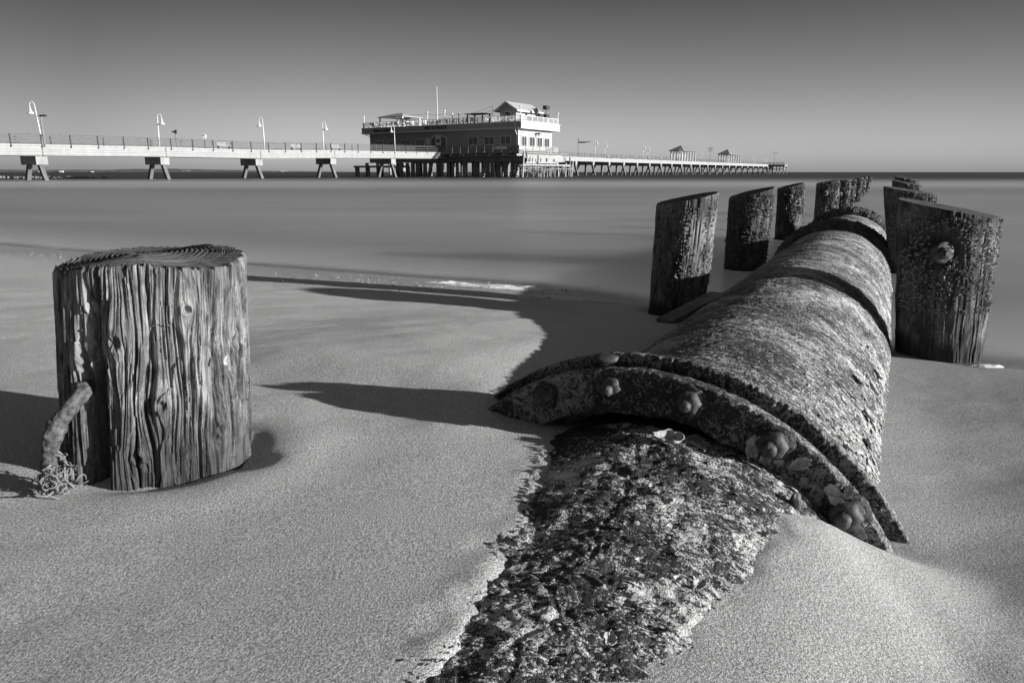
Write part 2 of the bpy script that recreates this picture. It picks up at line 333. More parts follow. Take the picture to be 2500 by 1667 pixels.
# ------------------------------------------------------------------ big weathered stump
def stump_obj():
    nt_, nz = 1300, 300
    th = np.linspace(0, 2 * PI, nt_, endpoint=False); v = np.linspace(0, 1, nz)
    TH, VV = np.meshgrid(th, v)
    cx, cy = STUMP; ca, sa = np.cos(TH), np.sin(TH)
    # slanted, slightly dished top
    pl = at(138, 633, Y=cy - .02); pr = at(603, 633, Y=cy)
    tn = .003 * fbm(ca * 14, sa * 14, 0., 4) - .005 * sstep(.25, .5, vnoise(ca * 22, sa * 22, 4.))
    x0 = cx - SR; topz = np.interp(ca, [-1, 0, .35, 1], [pl[2] - .004, pl[2] + .004, pl[2] + .012, pr[2]]) + .006 * np.sin(3 * TH) + .006 * sa + tn
    z0 = -.16; Z = z0 + (topz - z0) * VV
    u = TH * SR
    lean = (Z - .25) * -.02
    r = SR * (1 + .05 * (1 - Z / .42) + .018 * np.cos(2 * TH + .5) + .022 * np.cos(3 * TH + 1.2)) - .012 * sstep(.25, -.05, Z) * 0
    W = .020 * vnoise(ca * 3, sa * 3, Z * 6) + .008 * vnoise(ca * 9, sa * 9, Z * 16); kn = 0
    for (ka, kz, kr) in ((-88, .335, .040), (-64, .185, .034), (-13, .30, .045), (-48, .40, .026), (-30, .10, .03), (-78, .06, .03)):
        dd_ = ((TH - R(ka) + PI) % (2 * PI) - PI) * SR; e_ = np.exp(-(dd_ ** 2 + ((Z - kz) * .45) ** 2) / kr ** 2)
        W = W - .55 * dd_ / SR * e_; kd = np.hypot(dd_, (Z - kz) * .8) / kr; kn = kn + .007 * np.exp(-((kd - .38) / .16) ** 2) - .006 * np.exp(-(kd / .22) ** 2) + .004 * e_
    ca_, sa_ = ca, sa; THW = TH + W; ca, sa = np.cos(THW), np.sin(THW)
    fib = fbm(ca * 26, sa * 26, Z * 2.2, 4, .6) * .0045 + fbm(ca * 60, sa * 60, Z * 7.0, 3) * .0030
    cr = 0
    for i in range(170):
        t0 = RNG.random() * 2 * PI; w = RNG.uniform(.004, .012) * (.7 + .6 * (i % 3)); dp = RNG.uniform(.004, .018)
        wob = t0 + .014 * vnoise(Z * 5, i * 7.7) + .008 * vnoise(Z * 30, i * 3.3)
        lo, hi = sorted(RNG.uniform(-.1, .55, 2)); hi = max(hi, lo + .25)
        d = np.abs((THW - wob + PI) % (2 * PI) - PI)
        cr = cr + dp * np.exp(-(d / w) ** 2) * sstep(lo - .05, lo + .05, Z) * sstep(hi + .05, hi - .05, Z)
    # ledges where slivers have split away
    led = (fbm(ca * 3.3 + 2, sa * 3.3, Z * 3.4, 3) > .22) * .006 + (fbm(ca * 9 + 2, sa * 9, Z * 5.4, 2) > .25) * .004 + (fbm(ca * 24 + 2, sa * 24, Z * 8, 2) > .25) * .003
    # rotten hollow on the left front and a knot on the right
    ah = R(-108); dh = ((TH - ah + PI) % (2 * PI)) - PI
    hol = .040 * np.exp(-(dh / .15) ** 2) * sstep(.30, .22, Z + .03 * np.sin(TH * 23)) * sstep(-.1, .02, Z)
    rot = np.exp(-((dh - .05) / .19) ** 4) * sstep(.33, .22, Z + .03 * fbm(ca * 14, sa * 14, Z * 9, 3)) * (.8 + .2 * vnoise(ca * 30, sa * 30, Z * 30))
    hol = hol + .018 * np.exp(-(((TH - R(-104) + PI) % (2 * PI) - PI) / .10) ** 2) * sstep(.5, .36, Z) * 1.0
    ak = R(-13); dk = ((TH - ak + PI) % (2 * PI)) - PI
    knot = .012 * np.exp(-(dk / .09) ** 2 - ((Z - .30) / .035) ** 2)
    bev = .003 * sstep(.992, 1.0, VV)
    r = r + fib - np.minimum(cr, .030) - led - hol - knot - bev + kn
    ca, sa = ca_, sa_
    X = cx - .012 + Z * .075 + r * ca; Y = cy + r * sa
    P = np.stack([X, Y, Z], -1)
    # top disc with raised growth rings
    nr = 150; k = np.linspace(1, 0, nr)[1:][:, None]
    ox, oy = -.03, .01
    RX = cx + .02 + ox * (1 - k) + (X[-1] - cx - .02)[None] * k; RY = cy + oy * (1 - k) + (Y[-1] - cy)[None] * k
    fx = (RX - cx) / SR
    TZ0 = (Z[-1] - tn[-1])[None] * k + tn[-1][None] * k ** 14 + (1 - k) * (np.interp(fx, [-1, 0, .35, 1], [pl[2] - .004, pl[2] + .004, pl[2] + .012, pr[2]]) + .002)
    dd = np.hypot(RX - (cx + ox), RY - (cy + oy)) * (1 + .03 * vnoise(RX * 9, RY * 9))
    ring = .0042 * np.sin(dd * 2 * PI / .0115) * sstep(.9, -.1, fx) + .0012 * np.sin(dd * 2 * PI / .006)
    TZ = TZ0 + ring * sstep(0, .06, k) + .004 * fbm(RX * 22, RY * 22, 0., 3) + .008 * fbm(RX * 7, RY * 7, 5., 2) * (1 - k)
    T = np.stack([RX, RY, TZ], -1)
    UV = np.stack([THW * SR, Z], -1); UT = np.stack([dd * 1.0, .02 * np.arctan2(RY - cy, RX - cx)], -1)
    t = empty('wooden_stump', (cx, cy, 0))
    tag(t, 'huge weathered wooden stump with deep vertical cracks and growth rings, standing in dry sand', 'stump')
    grid_mesh('trunk', P, UV, M['stump'], t, wrap=True, attrs={'rot': rot})
    grid_mesh('cut_top', np.concatenate([P[-1:], T], 0), np.concatenate([np.stack([u[-1:], Z[-1:]], -1) * 0 + UT[:1], UT], 0), M['stump_top'], t, wrap=True)
    return t
M['stump_top'] = wood_mat('stump_end_grain', .02, .13)
stump = stump_obj()

# ------------------------------------------------------------------ shells and barnacles scattered as small real shapes
def flakes(pts, nrm, down, size, tilt=.35, seed=1, n=6, spread=.6):
    """cupped little oval plates lying on a surface, their free lip pointing 'down'"""
    rg = np.random.default_rng(seed); m = len(pts); pts = np.asarray(pts); nrm = np.asarray(nrm); down = np.asarray(down)
    side = np.cross(nrm, down); side /= np.linalg.norm(side, axis=1)[:, None]; down = np.cross(side, nrm)
    a = rg.normal(0, spread, m)[:, None]; d2 = down * np.cos(a) + side * np.sin(a); s2 = np.cross(nrm, d2)
    t = np.clip(rg.normal(tilt, .12, m), .0, 1.0)[:, None]; d3 = d2 * np.cos(t) + nrm * np.sin(t); n3 = np.cross(d3, -s2) ; 
    L = (size * np.exp(np.clip(rg.normal(0, .4, m), -.8, .8)))[:, None]; W = L * rg.uniform(.45, .75, m)[:, None]
    V = [pts + d3 * L * .5 + nrm * L * .10]
    for i in range(n):
        an = 2 * PI * i / n; jit = rg.uniform(.8, 1.2, m)[:, None]
        V.append(pts + d3 * L * (.5 + .55 * math.cos(an) * jit) + s2 * W * .55 * math.sin(an) * jit + nrm * L * rg.uniform(-.02, .06, m)[:, None])
    V = np.stack(V, 1).reshape(-1, 3)
    fs = [(0, 1 + i, 1 + (i + 1) % n) for i in range(n)]
    base = (np.arange(m) * (n + 1))[:, None, None]; Fc = (np.array(fs)[None] + base).reshape(-1, 3)
    return V, Fc
def cones(pts, nrm, size, seed=2, n=6):
    rg = np.random.default_rng(seed); pts = np.asarray(pts); nrm = np.asarray(nrm); m = len(pts)
    a = np.cross(nrm, rg.normal(size=(m, 3))); a /= np.linalg.norm(a, axis=1)[:, None]; b = np.cross(nrm, a)
    S = (size * np.exp(rg.normal(0, .35, m)))[:, None]; V = []
    for rr, hh in ((.55, -.15), (.28, .55)):
        for i in range(n):
            t = 2 * PI * i / n; V.append(pts + (a * math.cos(t) + b * math.sin(t)) * S * rr * rg.uniform(.85, 1.15, m)[:, None] + nrm * S * hh)
    V.append(pts + nrm * S * .25); V = np.stack(V, 1).reshape(-1, 3)
    fs = []
    for i in range(n):
        j = (i + 1) % n; fs += [(i, j, n + j), (i, n + j, n + i), (n + i, n + j, 2 * n)]
    Fc = (np.array(fs)[None] + (np.arange(m) * (2 * n + 1))[:, None, None]).reshape(-1, 3); return V, Fc
def raw(name, V, Fc, mat, parent, kind=None):
    me = bpy.data.meshes.new(name); me.from_pydata(V.tolist(), [], Fc.tolist()); me.update()
    o = link(name, me, mat, parent)
    if kind: o['kind'] = kind
    return o

# ------------------------------------------------------------------ outfall pipe
pipe = empty('outfall_pipe', world(1.8, -.45, 0))
tag(pipe, 'huge rusty outfall pipe crusted with oyster shells, half buried, running into the sea', 'pipe')
AX, AZc = -.455, -.445; PR = .57
def barrel_disp(u, s, th):
    w = sstep(-.2, 1.0, th)          # the seaward (right) flank carries the thick oysters
    shing = vnoise(u * 13 + 2 * vnoise(u * 9, s * 9), s * 42) * .5 + vnoise(u * 30 + 4, s * 95) * .3
    return .004 * fbm(u * 9, s * 26, 0, 3) + (.003 + .005 * w) * shing + .007 * w * vnoise(u * 16, s * 20, 4.) + .003 * fbm(u * 60, s * 120, 0, 2)
def tube_grid(name, s_arr, ax, az, rad, mat, disp, nth=620, arc=(-1.75, 1.75), squash=0.):
    th = np.linspace(arc[0], arc[1], nth); TH, S = np.meshgrid(th, s_arr)      # th = 0 is the crown, + is the right flank
    az_ = np.interp(S, *az) if isinstance(az, tuple) else az; ax_ = np.interp(S, *ax) if isinstance(ax, tuple) else ax
    rr = (np.interp(S, *rad) if isinstance(rad, tuple) else rad); U = TH * .57
    rr = rr + disp(U, S, TH)
    q = ax_ + rr * np.sin(TH); z = az_ + rr * np.cos(TH)
    if squash: z = z + squash * (TH < 0) * .575 * (1 - np.cos(TH))
    P = NV[None, None] * S[..., None] + SV[None, None] * q[..., None]; P[..., 2] += z
    return grid_mesh(name, P, np.stack([U, S], -1), mat, pipe, flip=True)
s_main = np.concatenate([np.arange(1.86, 4.6, .0055), np.arange(4.6, 11.6, .016)])
# one long profile: slight neck behind the flange, a belted joint, narrower joint groove, swollen joints further out
prof = ([1.8, 4.02, 4.04, 4.10, 4.12, 4.34, 4.36, 6.9, 6.92, 7.0, 7.02, 11.6], [.57, .5735, .570, .5695, .574, .575, .572, .57, .583, .583, .57, .57])
tube_grid('barrel', s_main, AX, AZc, prof, M['barrel'], barrel_disp)
def ring_grid(name, s0, s1, r, ax, az, mat, lump, ns=40, parent=pipe):
    th = np.linspace(-1.8, 1.8, 420); t = np.linspace(0, 1, ns); TH, T = np.meshgrid(th, t)
    S = s0 + (s1 - s0) * T; rr = PR - .04 + (r - PR + .04) * np.sqrt(np.clip(1 - np.abs(2 * T - 1) ** 4, 0, 1)); U = TH * r
    rr = rr + lump * fbm(U * 22, S * 22, 3., 3) + lump * .8 * np.abs(vnoise(U * 55, S * 55))
    q = ax + rr * np.sin(TH); z = az + rr * np.cos(TH)
    P = NV[None, None] * S[..., None] + SV[None, None] * q[..., None]; P[..., 2] += z
    return grid_mesh(name, P, np.stack([U, S], -1), mat, parent, flip=True)
cl = []
cl.append(ring_grid('joint_collar', 8.2, 8.62, .650, AX, AZc, M['mussel'], .022))
cl.append(ring_grid('joint_collar', 11.1, 11.5, .655, AX, AZc, M['mussel'], .026))
cl[0]['label'] = 'nearer mussel covered joint collar'; cl[1]['label'] = 'farther mussel covered joint collar at the waterline'
# near section: rough, sinking into the sand towards the camera
def near_disp(u, s, th):
    return -.007 + .015 * fbm(u * 9, s * 10, 0, 4, .6) + .006 * np.abs(vnoise(u * 16, s * 24)) + .004 * fbm(u * 55, s * 55, 2, 3) - .002 * (np.abs(u + .02 + .10 * (s - 1.2) + .02 * vnoise(s * 14, 3.)) < .006)
FZ, FQ = -.515, -.526
tube_grid('buried_barrel', np.arange(.45, 1.80, .004), ([.3, .87, 1.19, 1.6, 1.8], [-.42, -.425, -.41, -.42, -.44]), ([.3, .87, 1.19, 1.6, 1.8], [-.566, -.561, -.557, -.541, -.534]), .575, M['near'], near_disp, 560, (-1.0, 1.0), squash=.55)
# flanges: two bolted plates with a gap
def plate(name, s0, s1, rin, rout, q0, z0, mat, a0=-1.35, a1=1.35, parent=pipe):
    nth = 700; th = np.linspace(a0, a1, nth)
    # closed section: inner edge front -> outer edge front -> rim -> outer back -> inner back
    sec = [(rin, s0 + .012)] + [(rin + (rout - rin) * k, s0 + .007 * float(sstep(.86, .80, k))) for k in np.linspace(.03, .97, 34)] + [(rout, s0 + .003)] + [(rout + .002 * math.sin(PI * k), s0 + .003 + (s1 - s0 - .006) * k) for k in np.linspace(.1, .9, 7)] + [(rout, s1 - .003)] + [(rin + (rout - rin) * k, s1) for k in np.linspace(.95, .03, 10)] + [(rin, s1)]
    sec = np.array(sec); TH, I = np.meshgrid(th, np.arange(len(sec))); rr = sec[:, 0][:, None] + 0 * TH; S = sec[:, 1][:, None] + 0 * TH
    U = TH * rout
    rr = rr + (.003 + .006 * (rr < (rin + rout) / 2)) * fbm(U * 12, rr * 12, s0, 3) + .0025 * fbm(U * 50, S * 60, 1., 2)
    S = S - .009 * fbm(U * 22, rr * 22, 2., 4, .6) - .006 * np.abs(vnoise(U * 60, rr * 60))
    q = q0 + rr * np.sin(TH); z = z0 + rr * np.cos(TH)
    P = NV[None, None] * S[..., None] + SV[None, None] * q[..., None]; P[..., 2] += z
    return grid_mesh(name, P, np.stack([U, rr + S], -1), mat, parent, flip=False)
fl = plate('flange', 1.765, 1.808, .585, .706, FQ, FZ, M['flange']); fl['label'] = 'front flange plate carrying five rusted nuts'
fl2 = plate('flange', 1.846, 1.872, .56, .737, FQ + .005, FZ - .005, M['flange']); fl2['label'] = 'rear flange plate behind the gap'
# packing between the plates
def pack_disp(u, s, th): return .010 * fbm(u * 20, s * 30, 0, 3) + .012 * np.abs(vnoise(u * 34, s * 34))
tube_grid('gasket_crust', np.arange(1.79, 1.865, .006), FQ, FZ, .676, M['mussel'], pack_disp, 600, (-1.3, 1.3))
def fpt(ang, r, s): return world(s, FQ + r * math.sin(ang), FZ + r * math.cos(ang))
for i, (deg, r, sz) in enumerate([(-24.9, .662, .024), (-6.8, .662, .026), (11.3, .658, .027), (30.6, .660, .032), (50.5, .664, .034)]):
    rg = np.random.default_rng(20 + i); c = fpt(R(deg), r, 1.765)
    ev = SV; ez = np.array([0, 0, 1.])
    def knob(r0, h0, h1, lump, seed, nn=26, off=(0, 0), sides=0):
        rows = []; prof_ = [(r0 * 1.0, h0), (r0, h0 + (h1 - h0) * .55), (r0 * .88, h0 + (h1 - h0) * .85), (r0 * .55, h1), (.001, h1 + .001)]
        P = []
        for (rr, hh) in prof_:
            row = []
            for k in range(nn):
                t = 2 * PI * k / nn; f = 1.0
                if sides: f = math.cos(PI / sides) / math.cos((t % (2 * PI / sides)) - PI / sides) * 1.08
                j = 1 + lump * float(vnoise(math.cos(t) * 2 + seed, math.sin(t) * 2, hh * 90))
                row.append(c + ev * (rr * f * j * math.cos(t) + off[0]) + ez * (rr * f * j * math.sin(t) + off[1]) - NV * (hh + lump * .01 * float(vnoise(t * 2, seed, hh * 60))))
            P.append(row)
        P = np.array(P); tt = np.linspace(0, .2, nn); UV = np.stack(np.meshgrid(tt, np.linspace(0, .1, len(prof_))), -1)
        return P, UV
    P, UV = knob(sz * 1.65, -.006, .010, .18, i * 5.5); w = grid_mesh('washer', P, UV, M['flange'], fl, wrap=True)
    P, UV = knob(sz * 1.12, .004, .034, .07, i * 3.1, sides=6); nut = grid_mesh('nut', P, UV, M['iron'], fl, wrap=True)
    P, UV = knob(sz * .58, .03, .052, .14, i * 9.1, 18, off=(-.004, -.004)); bl = grid_mesh('bolt_end', P, UV, M['iron'], fl, wrap=True)
# oyster crust: thousands of small plates on barrel, denser on the right flank
def surf(s, th, r=PR, q0=AX, z0=AZc):
    p = NV[None] * s[:, None] + SV[None] * (q0 + r * np.sin(th))[:, None]; p[:, 2] += z0 + r * np.cos(th)
    n = SV[None] * np.sin(th)[:, None]; n = n + 0; n[:, 2] = np.cos(th)
    d = SV[None] * np.cos(th)[:, None]; d = d + 0; d[:, 2] = -np.sin(th); return p, n, d
def crust(name, m, s_rng, th_fn, size, mat, seed, r=PR, q0=AX, z0=AZc, tilt=.3, spow=1.6):
    rg = np.random.default_rng(seed); s = s_rng[0] + (s_rng[1] - s_rng[0]) * rg.random(m) ** spow; th = th_fn(rg, m)
    keep = fbm(s * 5, th * 4, seed, 3) > -.25; s, th = s[keep], th[keep]
    p, n, d = surf(s, th, r, q0, z0); V, Fc = flakes(p, n, d, size, tilt, seed)
    return V, Fc
def join(parts):
    V = []; Fc = []; k = 0
    for v, f in parts: V.append(v); Fc.append(f + k); k += len(v)
    return np.concatenate(V), np.concatenate(Fc)
A = crust('a', 9000, (1.9, 7.5), lambda g, m: g.uniform(-.75, 1.25, m), .008, None, 31, tilt=.12, r=PR + .003)
B = crust('b', 1700, (1.92, 7.0), lambda g, m: np.clip(g.normal(1.02, .16, m), .5, 1.4), .011, None, 32, tilt=.05, r=PR + .008)
C = crust('c', 200, (1.92, 5.0), lambda g, m: np.clip(g.normal(1.12, .13, m), .7, 1.45), .020, None, 33, tilt=.08, r=PR + .006)
raw('oyster_crust', *join([A, B, C]), M['shell'], pipe, 'stuff')
nearz = NZ0
rg = np.random.default_rng(41); m = 2600; s = rg.uniform(.7, 1.76, m); th = rg.uniform(-.4, .5, m); keep = fbm(s * 8, th * 5, 3., 3) > .02; s, th = s[keep], th[keep]
p, n, d = surf(s, th, .583, 0, 0); p[:, 2] += .55 * (th < 0) * .575 * (1 - np.cos(th)); p += SV[None] * NQ0(s)[:, None]; p[:, 2] += nearz(s)
V, Fc = flakes(p - n * .006, n, d, .007, .22, 42)
raw('shell_grit', V, Fc, shell_mat('shell_grit', .12, .55), pipe, 'stuff')
# individually readable oyster shells
def oyster(name, c, nrm, up, L, W, seed, parent, mat=None, hollow=True):
    nrm = np.array(nrm, float); nrm /= np.linalg.norm(nrm); up = np.array(up, float); up -= nrm * np.dot(up, nrm); up /= np.linalg.norm(up); sd = np.cross(up, nrm)
    nn = 40; rows = []; uvs = []
    for k in (0.0, .25, .5, .75, .92, 1.0, 1.04, .9, .6, .0):
        i = len(rows); back = i >= 7
        row = []
        for a in range(nn):
            t = 2 * PI * a / nn; rr = (1 + .16 * math.cos(t) + .20 * float(vnoise(math.cos(t) * 2.2 + seed, math.sin(t) * 2.2)) + .12 * float(vnoise(math.cos(t) * 7 + seed, math.sin(t) * 7, 2)))
            h = (-.10 + .20 * k * k) * L if not back else (-.03 - .22 * (1 - k * k)) * L * .6
            if hollow is False: h = (.20 - .2 * k * k) * L if not back else -.02 * L
            h += .05 * L * float(vnoise(math.cos(t) * 3, k * 8 + math.sin(t) * 2, seed)) + (.02 * L if i % 2 else 0)
            row.append(np.array(c) + up * (L * .5 * k * rr * math.cos(t)) + sd * (W * .5 * k * rr * math.sin(t)) + nrm * (h + .012))
        rows.append(row); uvs.append([(a / nn * L * 3, k * L) for a in range(nn)])
    return grid_mesh(name, np.array(rows), np.array(uvs), mat or M['shell'], parent, wrap=True)
def on_face(x, y, s=1.757):
    d = ray(x, y); t = (s - CAM @ NV) / (d @ NV); return CAM + d * t
specs = [((1838, 1092), .062, .034, (.25, 0, 1), 'long oyster shell beside the fourth nut'), ((1868, 1118), .03, .022, (.8, 0, .3), None), ((1952, 1128), .046, .026, (.9, 0, .35), 'small pale oyster shell between the last two nuts'),
         ((1901, 1126), .022, .014, (1, 0, .1), None), ((2040, 1208), .05, .036, (-.6, 0, .8), 'open oyster shell clinging above the last nut'), ((2072, 1200), .034, .02, (.3, 0, 1), None), ((2100, 1292), .032, .02, (.6, 0, -.8), None), ((1395, 985), .02, .01, (-.6, 0, .5), None), ((1340, 985), .022, .01, (.8, 0, .6), None)]
for i, ((x, y), L, W, up, lb) in enumerate(specs):
    o = oyster('oyster_shell', on_face(x, y), -NV + np.array([0, 0, .15]), np.array(up), L, W, 3.3 * i, fl)
    if lb: o['label'] = lb
for i, (deg, L) in enumerate([(-2, .014), (6, .020), (8.5, .026), (11, .02), (13.5, .024), (20, .02), (24.5, .03), (30, .018), (37, .02), (44, .02), (54, .03), (57, .024), (-12, .02), (-20, .018)]):
    c = fpt(R(deg), .678, 1.838); oyster('oyster_shell', c, NV * -.3 + np.array([0, 0, 1.]) + SV * math.sin(R(deg)) + RNG.normal(0, .3, 3), RNG.normal(0, 1, 3), L, L * .6, 1.7 * i, pipe)
o = oyster('oyster_shell', world(1.69, AX + .02, .040), np.array([0, -.25, 1.]), np.array([1, -.2, 0.]), .075, .042, 8.8, pipe); o['label'] = 'big flat oyster shell on the buried barrel in front of the flange'
for i, (s, th, L) in enumerate([(2.02, 1.03, .07), (2.1, .98, .06), (2.35, 1.12, .07), (2.6, 1.1, .08), (2.45, .9, .06), (3.0, 1.12, .09), (3.3, 1.16, .08), (2.05, .86, .05), (1.98, 1.12, .06), (2.85, .98, .07)]):
    p, n, d = surf(np.array([s]), np.array([th - .16]), PR + .002); oyster('oyster_shell', p[0], n[0] + RNG.normal(0, .12, 3), d[0], L * .65, L * .4, 2.1 * i, pipe)
for i, (x, y, L) in enumerate([(1487, 1572, .026), (1650, 1425, .016), (1560, 1380, .02), (1590, 1200, .022), (1480, 1450, .018), (1705, 1440, .026), (1640, 1300, .02)]):
    c = at(x, y, z=.03); oyster('oyster_shell', c, np.array([.1, -.2, 1]), RNG.normal(0, 1, 3), L, L * .7, 4.1 * i, pipe)

# loose stones on and by the flange
def stone(name, c, sx, sy, sz, seed, lb, mat='stone'):
    th = np.linspace(0, 2 * PI, 32, endpoint=False); ph = np.linspace(-PI / 2, PI / 2, 18); TH, PH = np.meshgrid(th, ph)
    dx, dy, dz = np.cos(PH) * np.cos(TH), np.cos(PH) * np.sin(TH), np.sin(PH)
    r = 1 + .25 * vnoise(dx * 1.7 + seed, dy * 1.7, dz * 1.7) + .06 * fbm(dx * 5, dy * 5 + seed, dz * 5, 3)
    P = np.stack([sx * r * dx + c[0], sy * r * dy + c[1], sz * r * dz + c[2]], -1)
    o = grid_mesh(name, P, np.stack([TH * sx, PH * sz], -1), M[mat], None, wrap=True); tag(o, lb, 'stone'); return o
stone('stone', fpt(R(-10), .712, 1.828) + np.array([0, 0, .008]), .040, .020, .020, 3.3, 'small dark wedge of stone lying on top of the pipe flange')
stone('stone', at(1941, 1226, z=-.05), .013, .010, .026, 8.1, 'smooth grey pebble wedged upright under the flange, above the sand')

# ------------------------------------------------------------------ piles
def pile(px_base, wb, tl, tr, zb, Y, label, crust_n, crust_size, bolt=None, mat='pile', depth_slope=0., lw=None, cone_mat='barn', res=150, wt=None, crust_band=(0., 1.), group='cut timber piles either side of the pipe'):
    """px_base (x, y): front of the foot in the photo; wb its width in px there; tl, tr: ends of the cut top"""
    r0 = wb * Y / F / 2 * math.cos(TILT) * 1.0
    b = at(px_base[0], px_base[1], Y=Y); TL = at(*tl, Y=Y); TR = at(*tr, Y=Y); tc = (TL + TR) / 2
    r1 = abs(TR[0] - TL[0]) / 2
    zbot = zb - .55
    nz, nth = int(res * 1.3), res * 2; th = np.linspace(0, 2 * PI, nth, endpoint=False); v = np.linspace(0, 1, nz); TH, VV = np.meshgrid(th, v)
    ca, sa = np.cos(TH), np.sin(TH); sl = (TR[2] - TL[2]) / (TR[0] - TL[0])
    top = tc[2] + sl * ca * r1 + depth_slope * sa * r1
    Z = zbot + (top - zbot) * VV
    k = np.clip((Z - zb) / (tc[2] - zb), -1, 1.3); cx = b[0] + (tc[0] - b[0]) * k; rr = r0 + (r1 - r0) * k
    cy = Y + 0 * cx
    sd = px_base[0] * .013
    r = rr * (1 + .03 * np.cos(2 * TH + sd) + .02 * np.cos(3 * TH + sd * 2)) + .006 * fbm(ca * 14 + sd, sa * 14, Z * 2, 4, .6) + .008 * fbm(ca * 5 + sd, sa * 5, Z * 7, 3) - .005 * (np.abs(vnoise(ca * 9 + sd, sa * 9, Z * 1.1)) < .07) - .006 * sstep(.985, 1, VV)
    rot = 0 * Z
    if bolt:
        bc = at(bolt[0], bolt[1], Y=Y - r0); db = np.hypot((cx + r * ca - bc[0]), (Z - bc[2])) / (bolt[2] * 3.6) * (1 + .35 * fbm(ca * 8, sa * 8, Z * 9, 3)); rot = np.exp(-db ** 4) * (sa < 0) * .9  # mask for the shade painted into the recess round the bolt
        r = r - bolt[2] * .35 * rot
    rot = np.maximum(rot, .85 * sstep(.10, .0, (Z - zb) + .04 * fbm(ca * 6, sa * 6, Z * 5, 3)))
    X = cx + r * ca; Yv = cy + r * sa; P = np.stack([X, Yv, Z], -1)
    t = empty('timber_pile', (b[0], Y, zb)); tag(t, label, 'pile', group)
    UV = np.stack([TH * r0, Z], -1); grid_mesh('trunk', P, UV, M[mat], t, wrap=True, attrs={'rot': rot})
    kk = np.linspace(1, 0, 34)[1:][:, None]
    tx = tc[0] + (X[-1] - tc[0])[None] * kk; ty = Y + (Yv[-1] - Y)[None] * kk
    tz = tc[2] + sl * (tx - tc[0]) + depth_slope * (ty - Y) + .006 * fbm(tx * 25, ty * 25, 0., 3) * (1 - kk ** 4) - .01 * (1 - kk ** 2) * 0
    T = np.concatenate([P[-1:], np.stack([tx, ty, tz], -1)], 0); dd = np.hypot(T[..., 0] - tc[0], T[..., 1] - Y)
    grid_mesh('cut_top', T, np.stack([dd, 0 * dd], -1), M['pile_top'], t, wrap=True)
    if crust_n:
        rg = np.random.default_rng(int(sd * 100) + 5)
        tt = rg.uniform(-PI, PI * .25, crust_n); z = zb - .02 + (tc[2] - zb) * (crust_band[0] + (crust_band[1] - crust_band[0]) * rg.random(crust_n) ** 1.1)
        keep = fbm(np.cos(tt) * 2.5 + sd, np.sin(tt) * 2.5, z * 6, 3) > -.22; tt, z = tt[keep], z[keep]
        k = (z - zb) / (tc[2] - zb); ccx = b[0] + (tc[0] - b[0]) * k; rr_ = r0 + (r1 - r0) * k
        zmax = tc[2] + sl * np.cos(tt) * r1 + depth_slope * np.sin(tt) * r1; ok = z < zmax - .01; tt, z, ccx, rr_ = tt[ok], z[ok], ccx[ok], rr_[ok]
        rs = rr_ * (1 + .03 * np.cos(2 * tt + sd) + .02 * np.cos(3 * tt + sd * 2)) + .008 * fbm(np.cos(tt) * 5 + sd, np.sin(tt) * 5, z * 7, 3)
        p = np.stack([ccx + rs * np.cos(tt), Y + rs * np.sin(tt), z], -1); n = np.stack([np.cos(tt), np.sin(tt), 0 * tt], -1)
        V, Fc = cones(p, n, crust_size, int(sd * 10)); raw('barnacle_crust', V, Fc, M[cone_mat], t, 'stuff')
    if bolt:
        c = at(bolt[0], bolt[1], Y=Y - r0 * .96); R_ = bolt[2]
        mb = MB(); mb.tube([c + np.array([0, .03, 0]), c + np.array([0, -.004, 0]), c + np.array([0, -.010, 0])], [R_ * 1.7, R_ * 1.7, R_ * 1.4], 20)
        mb.build('washer', M['iron'], t, True)
        mb = MB(); mb.tube([c, c + np.array([0, -.022, 0]), c + np.array([0, -.035, 0])], [R_, R_, R_ * .7], 6)
        mb.tube([c + np.array([0, -.02, 0]), c + np.array([0, -.052, 0])], R_ * .5, 10); mb.build('bolt', M['iron'], t)
    return t
zs = lambda x, y: float(sand_h(x, y))
pile((1652, 748), 140, (1604, 499), (1754, 468), -.23, 4.98, 'pale topped slanting pile on the wet sand, nearest the shore in the left row', 900, .011, None, 'pile_pale', crust_band=(.25, .95), cone_mat='barn_pale')
pile((1817, 655), 97, (1782, 483), (1891, 456), ZW, 7.6, 'leaning dark barnacled pile standing in water, second in the left row', 4200, .013, None, crust_band=(-.05, 1))
pile((1924, 582), 62, (1901, 461), (1962, 446), ZW, 11.0, 'third pile of the left row, bolt near its top, clear water on both sides', 2600, .017, (1930, 481, .024), crust_band=(-.05, 1))
pile((2014, 537), 51, (1996, 448), (2047, 440), ZW, 14.6, 'fourth pile of the left row, behind the nearer mussel covered pipe collar', 2200, .02, (2016, 472, .032), crust_band=(-.05, 1), res=90)
pile((2055, 519), 29, (2049, 440.5), (2077, 439), ZW, 17.5, 'narrow fifth pile of the left row, touching the fourth one in the view', 900, .024, (2052, 474, .03), crust_band=(-.05, 1), res=60)
pile((2072, 501), 20, (2076, 440), (2090, 438), ZW, 21.0, 'slim sixth pile of the left row, half hidden behind the fifth', 500, .028, None, crust_band=(-.05, 1), res=50)
pile((2090, 487), 17, (2087, 436.5), (2107, 434), ZW, 25.0, 'seventh pile of the left row, tilted right, third from its far end', 300, .035, None, crust_band=(-.05, 1), res=50)
pile((2102, 476), 13, (2100, 434.5), (2117, 432), ZW, 31.0, 'eighth pile of the left row, last but one', 200, .04, None, crust_band=(-.05, 1), res=40)
pile((2114, 466), 11, (2119, 432), (2129, 430), ZW, 37.0, 'tiny farthest pile of the left row', 150, .045, None, crust_band=(-.05, 1), res=40)
